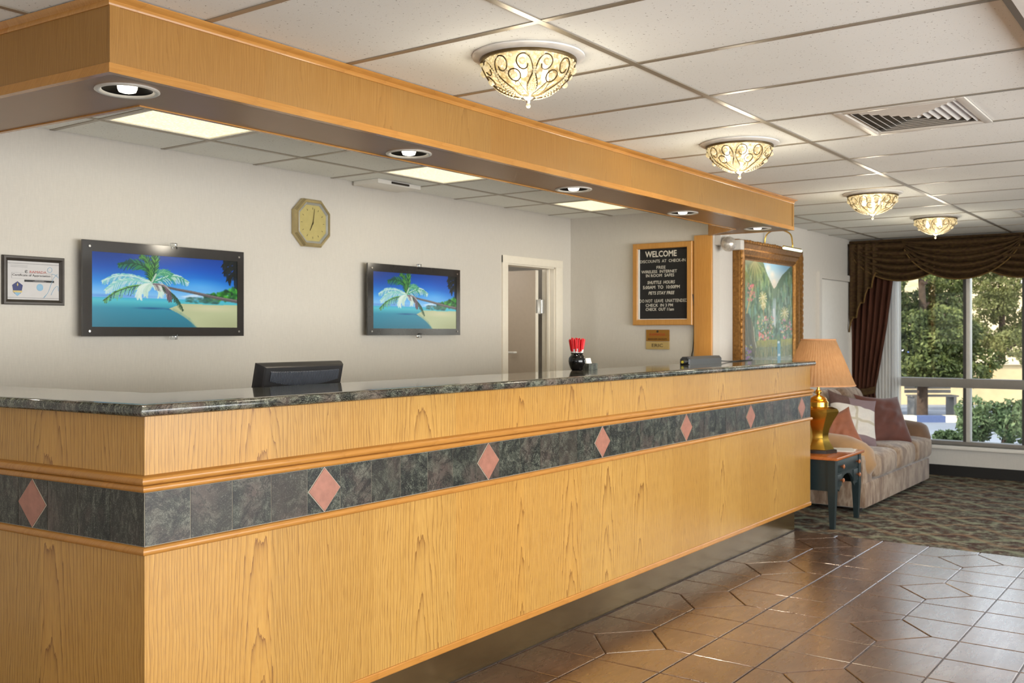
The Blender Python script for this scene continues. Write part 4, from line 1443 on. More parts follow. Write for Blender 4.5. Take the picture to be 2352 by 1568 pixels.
# ---- brass plaque
pq = thing('brass_plaque', (XS, 3.71, 1.273), 'small two part brass name plaque reading ERIC under the letter board', 'plaque')
M_bdark = plain('dark_brass_plate', (170, 120, 48), .3, .55, var=.06, scale=10)
M_blite = plain('light_brass_plate', (206, 178, 116), .35, .45, var=.05, scale=10)
MB().box((XS - .008, 3.608, 1.336), (XS, 3.812, 1.428), .001).build('title_plate', M_bdark, pq)
MB().box((XS - .010, 3.608, 1.273), (XS, 3.812, 1.334), .001).build('name_plate', M_blite, pq)
text('lettering', 'RAMADA', plain('plaque_red', (190, 74, 30), .5), pq, (XS - .0085, 3.71, 1.390), (0, -1, 0), UZ, .140, .022, depth=.0015)
text('lettering', 'MANAGER ON DUTY', plain('plaque_brown', (84, 54, 22), .5), pq, (XS - .0085, 3.71, 1.353), (0, -1, 0), UZ, .168, .015, bold=.01, depth=.0015)
text('lettering', 'ERIC', plain('plaque_dark', (84, 68, 44), .5), pq, (XS - .0105, 3.71, 1.304), (0, -1, 0), UZ, .098, .026, depth=.0015)
MB().extrude([(XS - .008, 3.71 + .010 * math.cos(2 * PI * k / 14), 1.414 + .010 * math.sin(2 * PI * k / 14)) for k in range(14)], (-.0015, 0, 0)).build('emblem', M_hand, pq)
# ---- cord down the wall
cd = MB().tube(smooth_curve([(XS - .035, 3.392, 1.70), (XS - .010, 3.395, 1.56), (XS - .008, 3.398, 1.36), (XS - .008, 3.405, 1.27), (XS - .010, 3.415, 1.20), (XS - .010, 3.42, .9)], 6), .004, 6).build('power_cord', M_black, smooth=60)
tag(cd, 'thin black cord running down the wall between letter board and oak post', 'cord')

# ---- emergency light on the wall above the painting
el = thing('emergency_light', (7.2, YP, 2.0), 'silver twin head emergency light tucked under the soffit beside the painting', 'emergency light')
M_elbox = plain('emergency_light_box', (222, 218, 210), .45, var=.03)
ex, ez = 7.15, 2.085
MB().box((ex - .06, YP - .05, ez - .01), (ex + .10, YP, ez + .09), .006).build('battery_box', M_elbox, el, smooth=35)
R = Matrix.Rotation(.5, 3, 'Z')
g = MB().cushion((ex - .03, YP - .10, ez - .005), (.115, .115, .115), (1, 1), (24, 14))
g.build('lamp_head', plain('clear_silver_globe', (206, 200, 190), .28, .45, var=.25, scale=60), el, smooth=60)
MB().box((ex + .13, YP - .13, ez - .035), (ex + .20, YP - .02, ez + .04), .006).build('side_head', M_elbox, el, smooth=35)
MB().tube([(ex - .03, YP - .06, ez + .02), (ex - .03, YP - .04, ez + .03)], .015).build('lamp_neck', M_elbox, el)

# ================================================================== PAINTING
def tropics():
    p = Paint(150, 210)
    p.grad([(0, (112, 158, 196)), (.45, (160, 182, 196)), (1, (200, 186, 172))], 0, .24)
    p.grad([(0, (84, 110, 86)), (.4, (96, 118, 96)), (1, (130, 142, 126))], .1, 1, ((p.V > .27)).astype(float))
    for u, v, r in ((.47, .05, .08), (.56, .10, .07), (.60, .16, .05)):
        p.blob(u, v, r, r * .6, (218, 198, 182), .6, 1)
    p.blob(.9, .02, .18, .1, (120, 160, 190), .7, 1)
    p.poly([(-.01, -.01), (.36, -.01), (.41, .05), (.45, .10), (.52, .16), (.60, .235), (.60, .8), (-.01, .8)], (84, 106, 82))
    p.poly([(1.01, .0), (.93, .02), (.85, .06), (.76, .10), (.67, .17), (.60, .235), (.60, .8), (1.01, .8)], (80, 104, 88))
    cg = [(60, 88, 64), (98, 126, 84), (126, 150, 108), (48, 74, 60), (110, 150, 138), (140, 156, 140), (86, 128, 108)]
    for _ in range(750):
        u, v = p.r.uniform(0, 1), p.r.uniform(.05, .75)
        if v > .25 - (.95 * (.6 - u) if u < .6 else .62 * (u - .6)) + .01:
            p.stroke([(u, v), (u + p.r.uniform(-.02, .02), v + p.r.uniform(.02, .07))], .016, cg[p.r.integers(7)], .6)
    for k in range(26):
        u = .60 + p.r.normal(0, .018)
        p.stroke([(u, .30 + p.r.uniform(0, .1)), (u - .005, .42), (u + p.r.normal(0, .02), .46 + p.r.uniform(0, .06))], .008, (150, 168, 176), .4)
    for k in range(10):
        p.stroke([(.575 + .003 * k, .40), (.60 + .002 * k, .52 + .01 * (k % 3))], .01, (190, 198, 202), .5)
    p.blob(.72, .34, .05, .08, (120, 148, 140), .4, 1)
    p.poly([(.52, .16), (.56, .21), (.60, .22), (.64, .20), (.67, .17), (.64, .30), (.57, .30)], (96, 118, 100), .9)
    # palm at left top
    for q in range(17):
        a = math.radians(20 + q * 8.5)
        L = p.r.uniform(.16, .34)
        p.stroke([(.21, .0), (.21 + math.cos(a) * L * .5, .0 + math.sin(a) * L * .55 - .0), (.21 + math.cos(a) * L * .7, math.sin(a) * L)], (.008, .004), [(120, 126, 84), (98, 108, 72), (146, 146, 104)][q % 3], .85)
    for q in range(10):
        a = math.radians(40 + q * 12)
        p.stroke([(.02, .09), (.02 + .16 * math.cos(a), .09 + .14 * math.sin(a))], .007, (118, 128, 66), .8)
    p.stroke([(.18, .22), (.10, .36), (.03, .50)], .011, (176, 156, 104), .9)
    for cx_, cy, r in ((.37, .30, .07), (.82, .42, .075), (.38, .36, .04)):
        for q in range(14):
            a = 2 * PI * q / 14
            p.stroke([(cx_, cy), (cx_ + r * 1.1 * math.cos(a), cy + r * .8 * math.sin(a) + .012)], .007, [(196, 186, 130), (214, 208, 176), (160, 160, 104)][q % 3], .85)
    p.stroke([(.38, .38), (.39, .46)], .008, (150, 130, 86), .8)
    # dark trunk left and flowers
    p.poly([(.0, .45), (.10, .44), (.17, .52), (.20, .66), (.26, .80), (-.01, .82)], (58, 62, 48), .85)
    for _ in range(40):
        u = p.r.uniform(.0, .2)
        p.stroke([(u, p.r.uniform(.45, .7)), (u + .05, p.r.uniform(.72, .82))], .006, [(96, 96, 74), (70, 84, 62), (120, 112, 88)][p.r.integers(3)], .6)
    fl = [(206, 128, 128), (218, 160, 150), (196, 104, 116), (226, 196, 160), (188, 120, 160), (168, 190, 200), (206, 196, 120)]
    p.dabs(50, (.08, .20, .22, .34), [(200, 110, 120), (216, 140, 138), (180, 96, 110)], .016, .010)
    p.dabs(120, (.26, .46, .58, .66), fl + [(96, 130, 80), (120, 150, 90)], .018, .011)
    p.dabs(90, (.72, .48, 1.0, .66), fl + [(96, 130, 110), (130, 150, 170)], .018, .011)
    p.dabs(20, (.30, .60, .42, .66), [(224, 150, 130), (226, 120, 120)], .022, .012)
    p.poly([(.25, .665), (.66, .655), (.66, .72), (.25, .72)], (162, 158, 80), .8)
    p.poly([(.74, .66), (1.0, .645), (1.0, .70), (.74, .72)], (162, 158, 84), .8)
    for _ in range(260):
        u, v = p.r.uniform(.22, 1), p.r.uniform(.67, .80)
        p.stroke([(u, v), (u, v + p.r.uniform(.03, .09))], .007, [(120, 128, 84), (146, 146, 110), (104, 112, 88), (164, 158, 120)][p.r.integers(4)], .5)
    p.grad([(0, (132, 138, 126)), (.5, (156, 162, 156)), (1, (136, 146, 142))], .80, 1, np.clip((p.V - .79) / .03, 0, 1) * .85)
    for _ in range(140):
        u, v = p.r.uniform(.0, 1), p.r.uniform(.8, 1)
        p.stroke([(u, v), (u + p.r.uniform(.02, .08), v)], .006, [(184, 190, 184), (120, 132, 124), (160, 166, 150)][p.r.integers(3)], .5)
    p.poly([(.665, .67), (.72, .67), (.735, .80), (.735, .86), (.67, .86)], (98, 158, 190), .85)
    p.blob(.69, .68, .03, .015, (226, 234, 236), .9); p.blob(.70, .79, .035, .014, (226, 234, 236), .9)
    p.dabs(60, (.0, .70, .16, .86), [(160, 110, 180), (150, 90, 130), (96, 120, 70), (130, 140, 190), (190, 190, 90)], .02, .012)
    p.stroke([(.19, .55), (.21, .66), (.24, .72)], .006, (206, 200, 180), .8)
    return p
pt = thing('gilt_painting', (8.05, YP, .86), 'large tropical waterfall painting in a deep carved gold frame', 'painting')
PX0, PX1, PZ0, PZ1 = 7.42, 8.80, .86, 2.145
FD = .078
pic_frame(pt, PX0, PX1, PZ0, PZ1, .155, [(0, .002), (0, .055), (.06, FD), (.20, FD + .004), (.42, FD - .012), (.50, FD - .012), (.72, FD - .028), (.80, FD - .024), (.92, FD - .040), (1, FD - .044), (1, .02)], M_gold, YP)
# carved scallops round the outer edge
M_goldc = plain('carved_gilt', (172, 122, 60), .42, .6, var=.35, scale=60, bump=.6)
cv = MB()
def carve(a, b, n, out):
    for i in range(n):
        f = (i + .5) / n
        p = Vector(a) + (Vector(b) - Vector(a)) * f
        big = 1.5 if abs(f - .5) < .6 / n else 1
        k_ = .8 + .4 * math.sin(i * 2.3) ** 2
        cv.cushion(p + Vector((0, .006, 0)), (.058 if a[2] == b[2] else .026 * big * k_, .022, .058 if a[2] != b[2] else .026 * big * k_), (.9, .9), (10, 6))
for z in (PZ0 + .012, PZ1 - .012):
    carve((PX0 + .05, YP - FD, z), (PX1 - .05, YP - FD, z), 24, 0)
for x in (PX0 + .010, PX1 - .010):
    carve((x, YP - FD, PZ0 + .05), (x, YP - FD, PZ1 - .05), 22, 0)
cv.build('carved_edge', M_goldc, pt, smooth=60)
M_canvas = print_mat('oil_paint', 0, .42)
picture('canvas', tropics(), M_canvas, pt, ((PX0 + PX1) / 2, YP - .033, (PZ0 + PZ1) / 2), RX, UZ, PX1 - PX0 - .29, PZ1 - PZ0 - .29)
MB().box((PX0 + .1, YP - .03, PZ0 + .1), (PX1 - .1, YP - .005, PZ1 - .1)).build('backing', M_core, pt)
# picture light
pl = thing('picture_light', (8.12, YP - .04, 2.145), 'slim brass picture light arching over the top of the painting', 'picture light')
xm = 8.05
MB().tube(smooth_curve([(xm, YP - .02, 2.10), (xm, YP - .02, 2.20), (xm, YP - .06, 2.25), (xm, YP - .15, 2.262), (xm, YP - .235, 2.225), (xm, YP - .255, 2.15), (xm, YP - .255, 2.11)], 6), .006, 8).build('arm', M_brass, pl, smooth=60)
MB().tube([(xm - .20, YP - .255, 2.106), (xm + .20, YP - .255, 2.106)], .008, 10).build('shade_tube', M_brass, pl, smooth=50)
MB().tube([(xm - .20, YP - .257, 2.094), (xm + .20, YP - .257, 2.094)], .011, 10).build('lamp_tube', emitter('picture_lamp_tube', (230, 250, 226), 1.5), pl, smooth=50)
_l = lamp('picture_light_glow', 'AREA', (0, 0, 0), 2.2, (1, .8, .55), (.5, .03), aim((0, .5, -1)))
_l.parent = pl; _l.location = (xm - 8.12, -.215, 2.062 - 2.145)

# ================================================================== THINGS ON THE COUNTER
GT = GZ1
# monitor seen from behind
mo = thing('computer_monitor', (2.74, 3.10, .741), 'black computer monitor seen from behind with ribbed vent grille at the counter', 'monitor')
W2, tilt = .222, math.radians(13)
Rm = Matrix.Rotation(tilt, 3, 'X')
def mp_(x, y, z):            # local: x along the counter, y away from the viewer, z up the panel (0 = panel bottom)
    p = Rm @ Vector((x, y, z))
    return (2.74 + p.x, 3.135 + p.y, .935 + p.z)
Hm = .36
shell = MB()
v = []
for y, ix, iz0, iz1 in ((.0, 0, 0, 0), (-.012, 0, 0, 0), (-.040, .014, .05, .006), (-.046, .020, .06, .010)):
    v += [mp_(-W2 + ix, y, iz0), mp_(W2 - ix, y, iz0), mp_(W2 - ix, y, Hm - iz1), mp_(-W2 + ix, y, Hm - iz1)]
f = [(0, 1, 2, 3), (15, 14, 13, 12)]
for k in range(3):
    f += [(4 * k + i, 4 * k + (i + 1) % 4, 4 * k + 4 + (i + 1) % 4, 4 * k + 4 + i) for i in range(4)]
M_monback = plain('charcoal_monitor_shell', (44, 43, 44), .35, var=.04)
shell.add(v, f).build('shell', M_monback, mo)
gr = MB()
MB().add([mp_(-W2 + .045 + (2 * W2 - .09) * i / 20, -.0464, (Hm - .088 + .034 * ((-W2 + .045 + (2 * W2 - .09) * i / 20) / W2) ** 2)) for i in range(21)] + [mp_(-W2 + .045 + (2 * W2 - .09) * i / 20, -.0464, Hm - .024) for i in range(20, -1, -1)], [tuple(range(42))]).build('grille_recess', M_black, mo)
M_grille = plain('dark_vent_rib', (74, 78, 86), .4)
nf = 58
for i in range(nf):
    x = -W2 + .045 + (2 * W2 - .09) * i / (nf - 1)
    q = (x / W2)
    zb = Hm - .088 + .034 * q * q
    zt = Hm - .026 + .004 * q * q
    gr.add([mp_(x - .002, -.046, zb), mp_(x + .002, -.046, zb), mp_(x + .002, -.046, zt), mp_(x - .002, -.046, zt),
            mp_(x - .002, -.0505, zb + .004), mp_(x + .002, -.0505, zb + .004), mp_(x + .002, -.0505, zt - .004), mp_(x - .002, -.0505, zt - .004)],
           [(4, 5, 6, 7), (0, 1, 5, 4), (1, 2, 6, 5), (2, 3, 7, 6), (3, 0, 4, 7)])
tag(gr.build('vent_grille', M_grille, mo), kind='stuff')
MB().add([mp_(-W2 + .012, .001, .014), mp_(W2 - .012, .001, .014), mp_(W2 - .012, .001, Hm - .014), mp_(-W2 + .012, .001, Hm - .014)], [(0, 1, 2, 3)]).build('display_panel', M_blackg, mo)
MB().box((2.70, 3.06, .76), (2.78, 3.10, 1.02), .006).build('stand_neck', M_black, mo, smooth=35)
MB().lathe([(.11, .0), (.11, .012), (.03, .022)], (2.74, 3.10, .741), 28).build('stand_base', M_black, mo, smooth=40)

# vase of pens
vx, vy = 4.505, 2.85
VSC = .70
vs = MB().lathe([(r_ * VSC, z_ * VSC) for r_, z_ in [(.020, .0), (.040, .0), (.052, .018), (.063, .050), (.066, .072), (.062, .095), (.050, .112), (.043, .120), (.046, .127), (.049, .130), (.046, .133), (.040, .130), (.038, .120), (.044, .108), (.054, .090), (.056, .060), (.03, .012), (.004, .010)]], (vx, vy, GT), 32)
vase = vs.build('pen_vase', M_blackg, smooth=50)
tag(vase, 'round black glazed vase holding red and white pens on the counter', 'vase')
M_penr = plain('red_pen_cap', (214, 30, 36), .3); M_penw = plain('white_pen_barrel', (232, 228, 224), .3)
for k in range(34):
    ring_ = 0 if k < 4 else (1 if k < 14 else 2)
    a = 2 * PI * k / (4, 10, 20)[ring_] + random.uniform(-.1, .1)
    r0, r1 = ((.005, .008), (.013, .024), (.022, .041))[ring_]
    b = Vector((vx + r0 * math.cos(a) * .75, vy + r0 * math.sin(a) * .75, GT + .020))
    e = Vector((vx + r1 * math.cos(a), vy + r1 * math.sin(a), GT + random.uniform(.160, .174)))
    fr_ = random.uniform(.52, .64)
    mid = b + (e - b) * fr_
    t = thing('pen', tuple(b), 'red capped white pen standing in the black vase', 'pen', 'red capped pens in the black vase')
    MB().tube([b, mid], .0032, 6).build('barrel', M_penw, t, smooth=60)
    MB().tube([mid, e], .0046, 6).build('cap', M_penr, t, smooth=60)
# card holder beside the vase
ch = thing('card_holder', (4.64, 2.86, GT), 'speckled grey stone card holder beside the black vase', 'card holder')
M_speck = granite('speckled_stone', gloss=.4)
for a, b in (((4.600, 2.835, GT), (4.690, 2.839, GT + .034)), ((4.600, 2.880, GT), (4.690, 2.884, GT + .034)), ((4.600, 2.839, GT), (4.604, 2.880, GT + .034)), ((4.686, 2.839, GT), (4.690, 2.880, GT + .034)), ((4.604, 2.839, GT), (4.686, 2.880, GT + .005))):
    MB().box(a, b).build('stone_side', M_speck, ch)
cdm = MB().extrude([(4.610, 2.850, GT + .008), (4.668, 2.850, GT + .008), (4.664, 2.864, GT + .062), (4.614, 2.864, GT + .062)], (0, .006, 0)).build('business_card', M_white)
tag(cdm, 'white business cards standing in the speckled stone holder', 'business card')
# slim dark device at the far end
tm = thing('counter_device', (5.97, 2.82, GT), 'slim dark grey device with a yellow tipped end on the far counter end', 'device')
M_slate_p = plain('slate_grey_plastic', (56, 56, 58), .4)
v = []
sec = [(-.035, 0), (.035, 0), (.035, .034), (.018, .050), (-.020, .050), (-.035, .034)]
m = MB()
for x in (5.73, 6.20):
    v += [(x, 2.82 + a, GT + b) for a, b in sec]
for x in (5.72, 6.21):
    v += [(x, 2.82 + a * .8, GT + .004 + b * .85) for a, b in sec]
n = 6
f = [(i, (i + 1) % n, n + (i + 1) % n, n + i) for i in range(n)] + [(2 * n + i, 2 * n + (i + 1) % n, (i + 1) % n, i) for i in range(n)] + [(n + i, n + (i + 1) % n, 3 * n + (i + 1) % n, 3 * n + i) for i in range(n)] + [tuple(range(2 * n + n - 1, 2 * n - 1, -1)), tuple(range(3 * n, 4 * n))]
m.add(v, f).build('body', M_slate_p, tm)
MB().tube([(5.72, 2.805, GT + .020), (5.675, 2.802, GT + .018), (5.655, 2.801, GT + .018)], .013, 10).build('plug', M_black, tm, smooth=60)
MB().tube([(5.657, 2.801, GT + .018), (5.652, 2.801, GT + .018)], .009, 10).build('plug_tip', plain('yellow_tip', (206, 190, 70), .4), tm)
MB().tube(smooth_curve([(6.20, 2.80, GT + .015), (6.45, 2.84, GT + .004), (6.75, 2.86, GT + .004), (6.95, 2.88, GT + .004)], 5), .004, 6).build('cable', M_black, tm, smooth=60)

# ================================================================== SIDE TABLE AND LAMP
M_teal = plain('dark_teal_paint', (32, 44, 46), .4, var=.08)
M_ttop = oak('cherry_table_top', ((196, 118, 66), (176, 98, 50), (130, 66, 30)), 'h', flitch=.15, rough=.18, contrast=.5)
M_knob = plain('copper_wood_knob', (176, 108, 70), .3, .2)
TX0, TX1, TY0, TY1, TZ = 7.085, 7.69, 2.315, 2.89, .515
tb = thing('side_table', ((TX0 + TX1) / 2, (TY0 + TY1) / 2, 0), 'dark teal side table with cherry top and small drawers beside the sofa', 'side table')
MB().box((TX0 - .02, TY0 - .02, TZ - .022), (TX1 + .02, TY1 + .02, TZ), .006).build('table_top', M_ttop, tb, smooth=35)
for x in (TX0, TX1 - .055):
    for y in (TY0, TY1 - .055):
        v = [(x, y, .26), (x + .055, y, .26), (x + .055, y + .055, .26), (x, y + .055, .26)]
        cx_, cy = x + .0275, y + .0275
        m = MB().box((x, y, .26), (x + .055, y + .055, TZ - .022))
        w = .016
        m.add([(cx_ - w, cy - w, .0), (cx_ + w, cy - w, .0), (cx_ + w, cy + w, .0), (cx_ - w, cy + w, .0)] + v, [(3, 2, 1, 0), (0, 1, 5, 4), (1, 2, 6, 5), (2, 3, 7, 6), (3, 0, 4, 7)])
        m.build('leg', M_teal, tb)
for x in (TX0 + .006, TX1 - .026):
    MB().box((x, TY0 + .05, .27), (x + .02, TY1 - .05, TZ - .022)).build('side_apron', M_teal, tb)
MB().box((TX0 + .05, TY1 - .03, .27), (TX1 - .05, TY1 - .01, TZ - .022)).build('back_apron', M_teal, tb)
# scalloped kneehole front
a, b = TX0 + .05, TX1 - .05
fp = [(a, TZ - .022), (a, .275), (a + .055, .275), (a + .075, .258), (a + .105, .285), (a + .115, .31), (a + .14, .34), (a + .19, .365), ((a + b) / 2, .372), (b - .19, .365), (b - .14, .34), (b - .115, .31), (b - .105, .285), (b - .075, .258), (b - .055, .275), (b, .275), (b, TZ - .022)]
MB().extrude([(x, TY0 + .012, z) for x, z in fp], (0, .016, 0)).build('front_apron', M_teal, tb)
dr = MB().box((a + .012, TY0 + .004, .395), (b - .012, TY0 + .014, TZ - .032), .003).build('drawer', M_teal, tb, smooth=35)
for x in (a + .09, b - .06):
    MB().lathe([(.006, 0), (.006, .012), (.014, .018), (.015, .026), (.006, .032)], (0, 0, 0), 14)
def knob(x, z, parent):
    m = MB().lathe([(.006, 0), (.006, .010), (.015, .016), (.016, .024), (.007, .030)], (0, 0, 0), 14)
    m.v = [(x + p[0], TY0 + .005 - p[2], z + p[1]) for p in m.v]
    m.build('knob', M_knob, parent, smooth=50)
for x in (a + .09, b - .05):
    knob(x, .438, dr)
for x0, x1 in ((a + .010, a + .115), (b - .115, b - .010)):
    d2 = MB().box((x0, TY0 + .004, .295), (x1, TY0 + .014, .382), .003).build('drawer', M_teal, tb, smooth=35)
    knob((x0 + x1) / 2 + .02, .340, d2)
# papers
pp = MB()
for k, (x, y, rz) in enumerate(((7.58, 2.40, .2), (7.585, 2.42, -.1), (7.58, 2.41, .4))):
    R2 = Matrix.Rotation(rz, 2)
    q = [R2 @ Vector(p) + Vector((x, y)) for p in ((-.105, -.07), (.105, -.07), (.105, .07), (-.105, .07))]
    pp.prism([tuple(p) for p in q], TZ + .002 * k, TZ + .002 * k + .0019)
tag(pp.build('paper_sheets', M_white), 'loose white papers on the side table by the brass lamp', 'paper')

LX, LY = 7.36, 2.53
lp = thing('table_lamp', (LX, LY, TZ), 'polished brass table lamp with pleated tan shade on the teal side table', 'lamp')
MB().lathe([(.132, 0), (.132, .022), (.118, .026)], (LX, LY, TZ), ngon=6, phase=.72).build('plinth', plain('dark_lamp_plinth', (44, 34, 28), .3), lp)
MB().lathe([(.112, .026), (.104, .040), (.078, .085), (.070, .120), (.078, .170), (.108, .235), (.138, .285), (.146, .305), (.134, .325), (.096, .340)], (LX, LY, TZ), ngon=6, phase=.72).build('body', M_brass, lp, smooth=28)
MB().lathe([(.074, .338), (.074, .372), (.060, .388), (.064, .392), (.050, .408), (.022, .422), (.012, .426)], (LX, LY, TZ), 32).build('collar', M_brass, lp, smooth=40)
MB().lathe([(.010, .424), (.014, .430), (.022, .440), (.024, .450), (.018, .462), (.010, .468), (.008, .70), (.004, .80)], (LX, LY, TZ), 24).build('stem', M_brass, lp, smooth=50)
def shade_mat():
    m = N('pleated_tan_fabric')
    nz = m.noise(m.coords('Object', (60, 60, 4)), 1, 3)
    c = m.ramp(nz, [(.3, srgb(180, 140, 98)), (.7, srgb(194, 154, 112))])
    m.base(c); m.set(Roughness=.8)
    tl = m.n('BsdfTranslucent'); m.l(c, tl.inputs[0])
    mx = m.n('MixShader'); mx.inputs[0].default_value = .42
    m.l(m.b.outputs[0], mx.inputs[1]); m.l(tl.outputs[0], mx.inputs[2]); m.l(mx.outputs[0], m.out.inputs[0])
    return m.m
NP = 240
sh = MB()
zb, zt, rb, rt = 1.015, 1.352, .262, .122
rows = 10
v = []
for j in range(rows + 1):
    f_ = j / rows
    r = rb + (rt - rb) * f_
    z = zb + (zt - zb) * f_
    for i in range(NP):
        rr = r + (.0028 if i % 4 < 2 else -.0028) * (1 - .4 * f_)
        th = 2 * PI * i / NP
        v.append((LX + rr * math.cos(th), LY + rr * math.sin(th), z))
sh.add(v, [(j * NP + i, j * NP + (i + 1) % NP, (j + 1) * NP + (i + 1) % NP, (j + 1) * NP + i) for j in range(rows) for i in range(NP)])
shade = sh.build('shade', shade_mat(), lp, smooth=50)
M_shtrim = plain('shade_trim', (206, 150, 104), .8)
for r, z in ((rb, zb), (rt, zt)):
    MB().lathe([(r + .004, -.005), (r + .006, 0), (r + .004, .005), (r - .004, .005), (r - .004, -.005)], (LX, LY, z), 64, cap=False).build('shade_band', M_shtrim, shade, smooth=50)
MB().lathe([(.006, .80), (.012, .812), (.010, .828), (.003, .838)], (LX, LY, TZ), 16).build('finial', M_brass, lp, smooth=50)
_l = lamp('table_lamp_glow', 'POINT', (0, 0, 0), 1.7, (1, .74, .46), .045)
_l.parent = lp; _l.location = (.0, -.04, 1.12 - TZ)

# ================================================================== SOFA
def sofa_mat():
    m = N('striped_beige_suede')
    s1 = m.noise(m.world((10, 10, 3.4)), 1, 3, .6)
    s2 = m.noise(m.world((36, 36, 9)), 1, 3, .6)
    v = m.math('ADD', m.math('MULTIPLY', s1, .7), m.math('MULTIPLY', s2, .3))
    m.base(m.ramp(v, [(.34, srgb(96, 70, 52)), (.47, srgb(132, 106, 84)), (.57, srgb(166, 144, 122)), (.68, srgb(110, 82, 60))]))
    m.set(Roughness=.85)
    m.b.inputs['Sheen Weight'].default_value = .3
    m.bump(s2, .2, .006)
    return m.m
M_sofa = sofa_mat()
M_sofab = plain('dark_sofa_underside', (40, 34, 30), .9)
M_arm = plain('lit_suede_arm', (164, 126, 84), .8, var=.14, scale=9, Sheen_Weight=.3)  # golden light on the near arm is put into its colour
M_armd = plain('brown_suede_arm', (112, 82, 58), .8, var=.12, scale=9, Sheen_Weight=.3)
SX0, SX1, SY0, SY1 = 7.86, 9.90, 2.34, 3.20
so = thing('sofa', ((SX0 + SX1) / 2, (SY0 + SY1) / 2, 0), 'overstuffed beige suede sofa with rolled arms under the painting', 'sofa')
MB().box((SX0 + .02, SY0 + .0, .035), (SX1 - .02, SY1 - .02, .235), .02).build('base', M_sofa, so, smooth=35)
for x in (SX0 + .06, SX1 - .11):
    for y in (SY0 + .05, SY1 - .1):
        MB().box((x, y, 0), (x + .05, y + .05, .04)).build('foot', M_sofab, so)
MB().box((SX0 + .005, SY0 + .01, .03), (SX0 + .27, SY1 - .04, .45), .045).build('arm', M_sofa, so, smooth=50)
MB().box((SX1 - .25, SY0 + .08, .20), (SX1 - .0, SY1 - .04, .44), .045).build('arm', M_sofa, so, smooth=50)
def roll(x, y0, y1, r, mat, droop):
    n = 18
    v, f = [], []
    for j in range(n + 1):
        t_ = j / n
        y = y0 + (y1 - y0) * t_
        k = (1 - (1 - min(1, t_ / .12)) ** 2) ** .5 if t_ < .12 else ((1 - (1 - min(1, (1 - t_) / .10)) ** 2) ** .5 if t_ > .90 else 1)
        zc = .425 + .045 * math.sin(min(1, t_ * 1.6) * PI / 2) - droop * max(0, .25 - t_)
        for i in range(20):
            a_ = 2 * PI * i / 20
            v.append((x + math.cos(a_) * r * 1.08 * max(k, .05), y, zc + math.sin(a_) * r * .82 * max(k, .05)))
    for j in range(n):
        for i in range(20):
            q = (i + 1) % 20
            f.append((j * 20 + i, j * 20 + q, (j + 1) * 20 + q, (j + 1) * 20 + i))
    f += [tuple(range(19, -1, -1)), tuple(range(n * 20, n * 20 + 20))]
    MB().add(v, f).build('arm_roll', mat, so, smooth=60)
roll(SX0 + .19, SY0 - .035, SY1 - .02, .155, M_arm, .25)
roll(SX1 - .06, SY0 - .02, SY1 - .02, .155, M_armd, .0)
cw = (SX1 + .02 - (SX0 + .29)) / 3
for k in range(3):
    x0 = SX0 + .29 + cw * k
    MB().cushion((x0 + cw / 2, (SY0 - .03 + 2.98) / 2, .335), (cw + .012, 2.98 - SY0 + .03, .225), (.25, .42), (48, 18), wave=.03).build('seat_cushion', M_sofa, so, smooth=60)
MB().box((SX0 + .12, 3.02, .2), (SX1 - .12, SY1, .76), .05).build('back_frame', M_sofa, so, smooth=50)
Rb = Matrix.Rotation(-.22, 3, 'X')
for k in range(3):
    w = (SX1 - SX0 - .30) / 3
    MB().cushion((SX0 + .15 + w * (k + .5), 2.98, .645), (w + .02, .26, .50), (.5, .5), (36, 18), rot=Rb, wave=.04).build('back_cushion', M_sofa, so, smooth=60)

# throw pillows
def pillow(name, px, depth, z, size, mat, roll_, label, yaw=0, tilt_=-.30):
    x, y = at_depth(px, depth)
    rp = np.random.default_rng(int(px))
    k1, k2, k3 = rp.uniform(0, 6, 3)
    def side(sg):
        def fn(u, v):
            a, b = 2 * u - 1, 2 * v - 1
            x_ = size / 2 * a * (1 - .13 * (1 - b * b)); y_ = size / 2 * b * (1 - .13 * (1 - a * a))
            t = max(0, (1 - a * a) * (1 - b * b))
            wr = .012 * math.sin(5 * a + 4 * b + k1) * math.sin(7 * b - 3 * a + k2) * t + .006 * math.sin(13 * (a - b) + k3) * t
            return (x_, y_, sg * (.085 * t ** .42 + .001) + wr)
        return fn
    o = MB().grid(side(1), 22, 22).grid(side(-1), 22, 22).build(name, mat, smooth=80)
    d = math.atan2(-y, -x)
    o.rotation_euler = (Matrix.Rotation(d + PI / 2 + yaw, 4, 'Z') @ Matrix.Rotation(PI / 2 + tilt_, 4, 'X') @ Matrix.Rotation(roll_, 4, 'Z')).to_euler()
    o.location = (x, y, z)
    tag(o, label, 'pillow', 'throw pillows on the sofa')
    return o
M_pbrown = plain('russet_suede', (92, 48, 36), .7, var=.18, scale=10, bump=.3, Sheen_Weight=.25)
M_prust = plain('rust_suede', (146, 86, 58), .7, var=.15, scale=12, bump=.3, Sheen_Weight=.25)
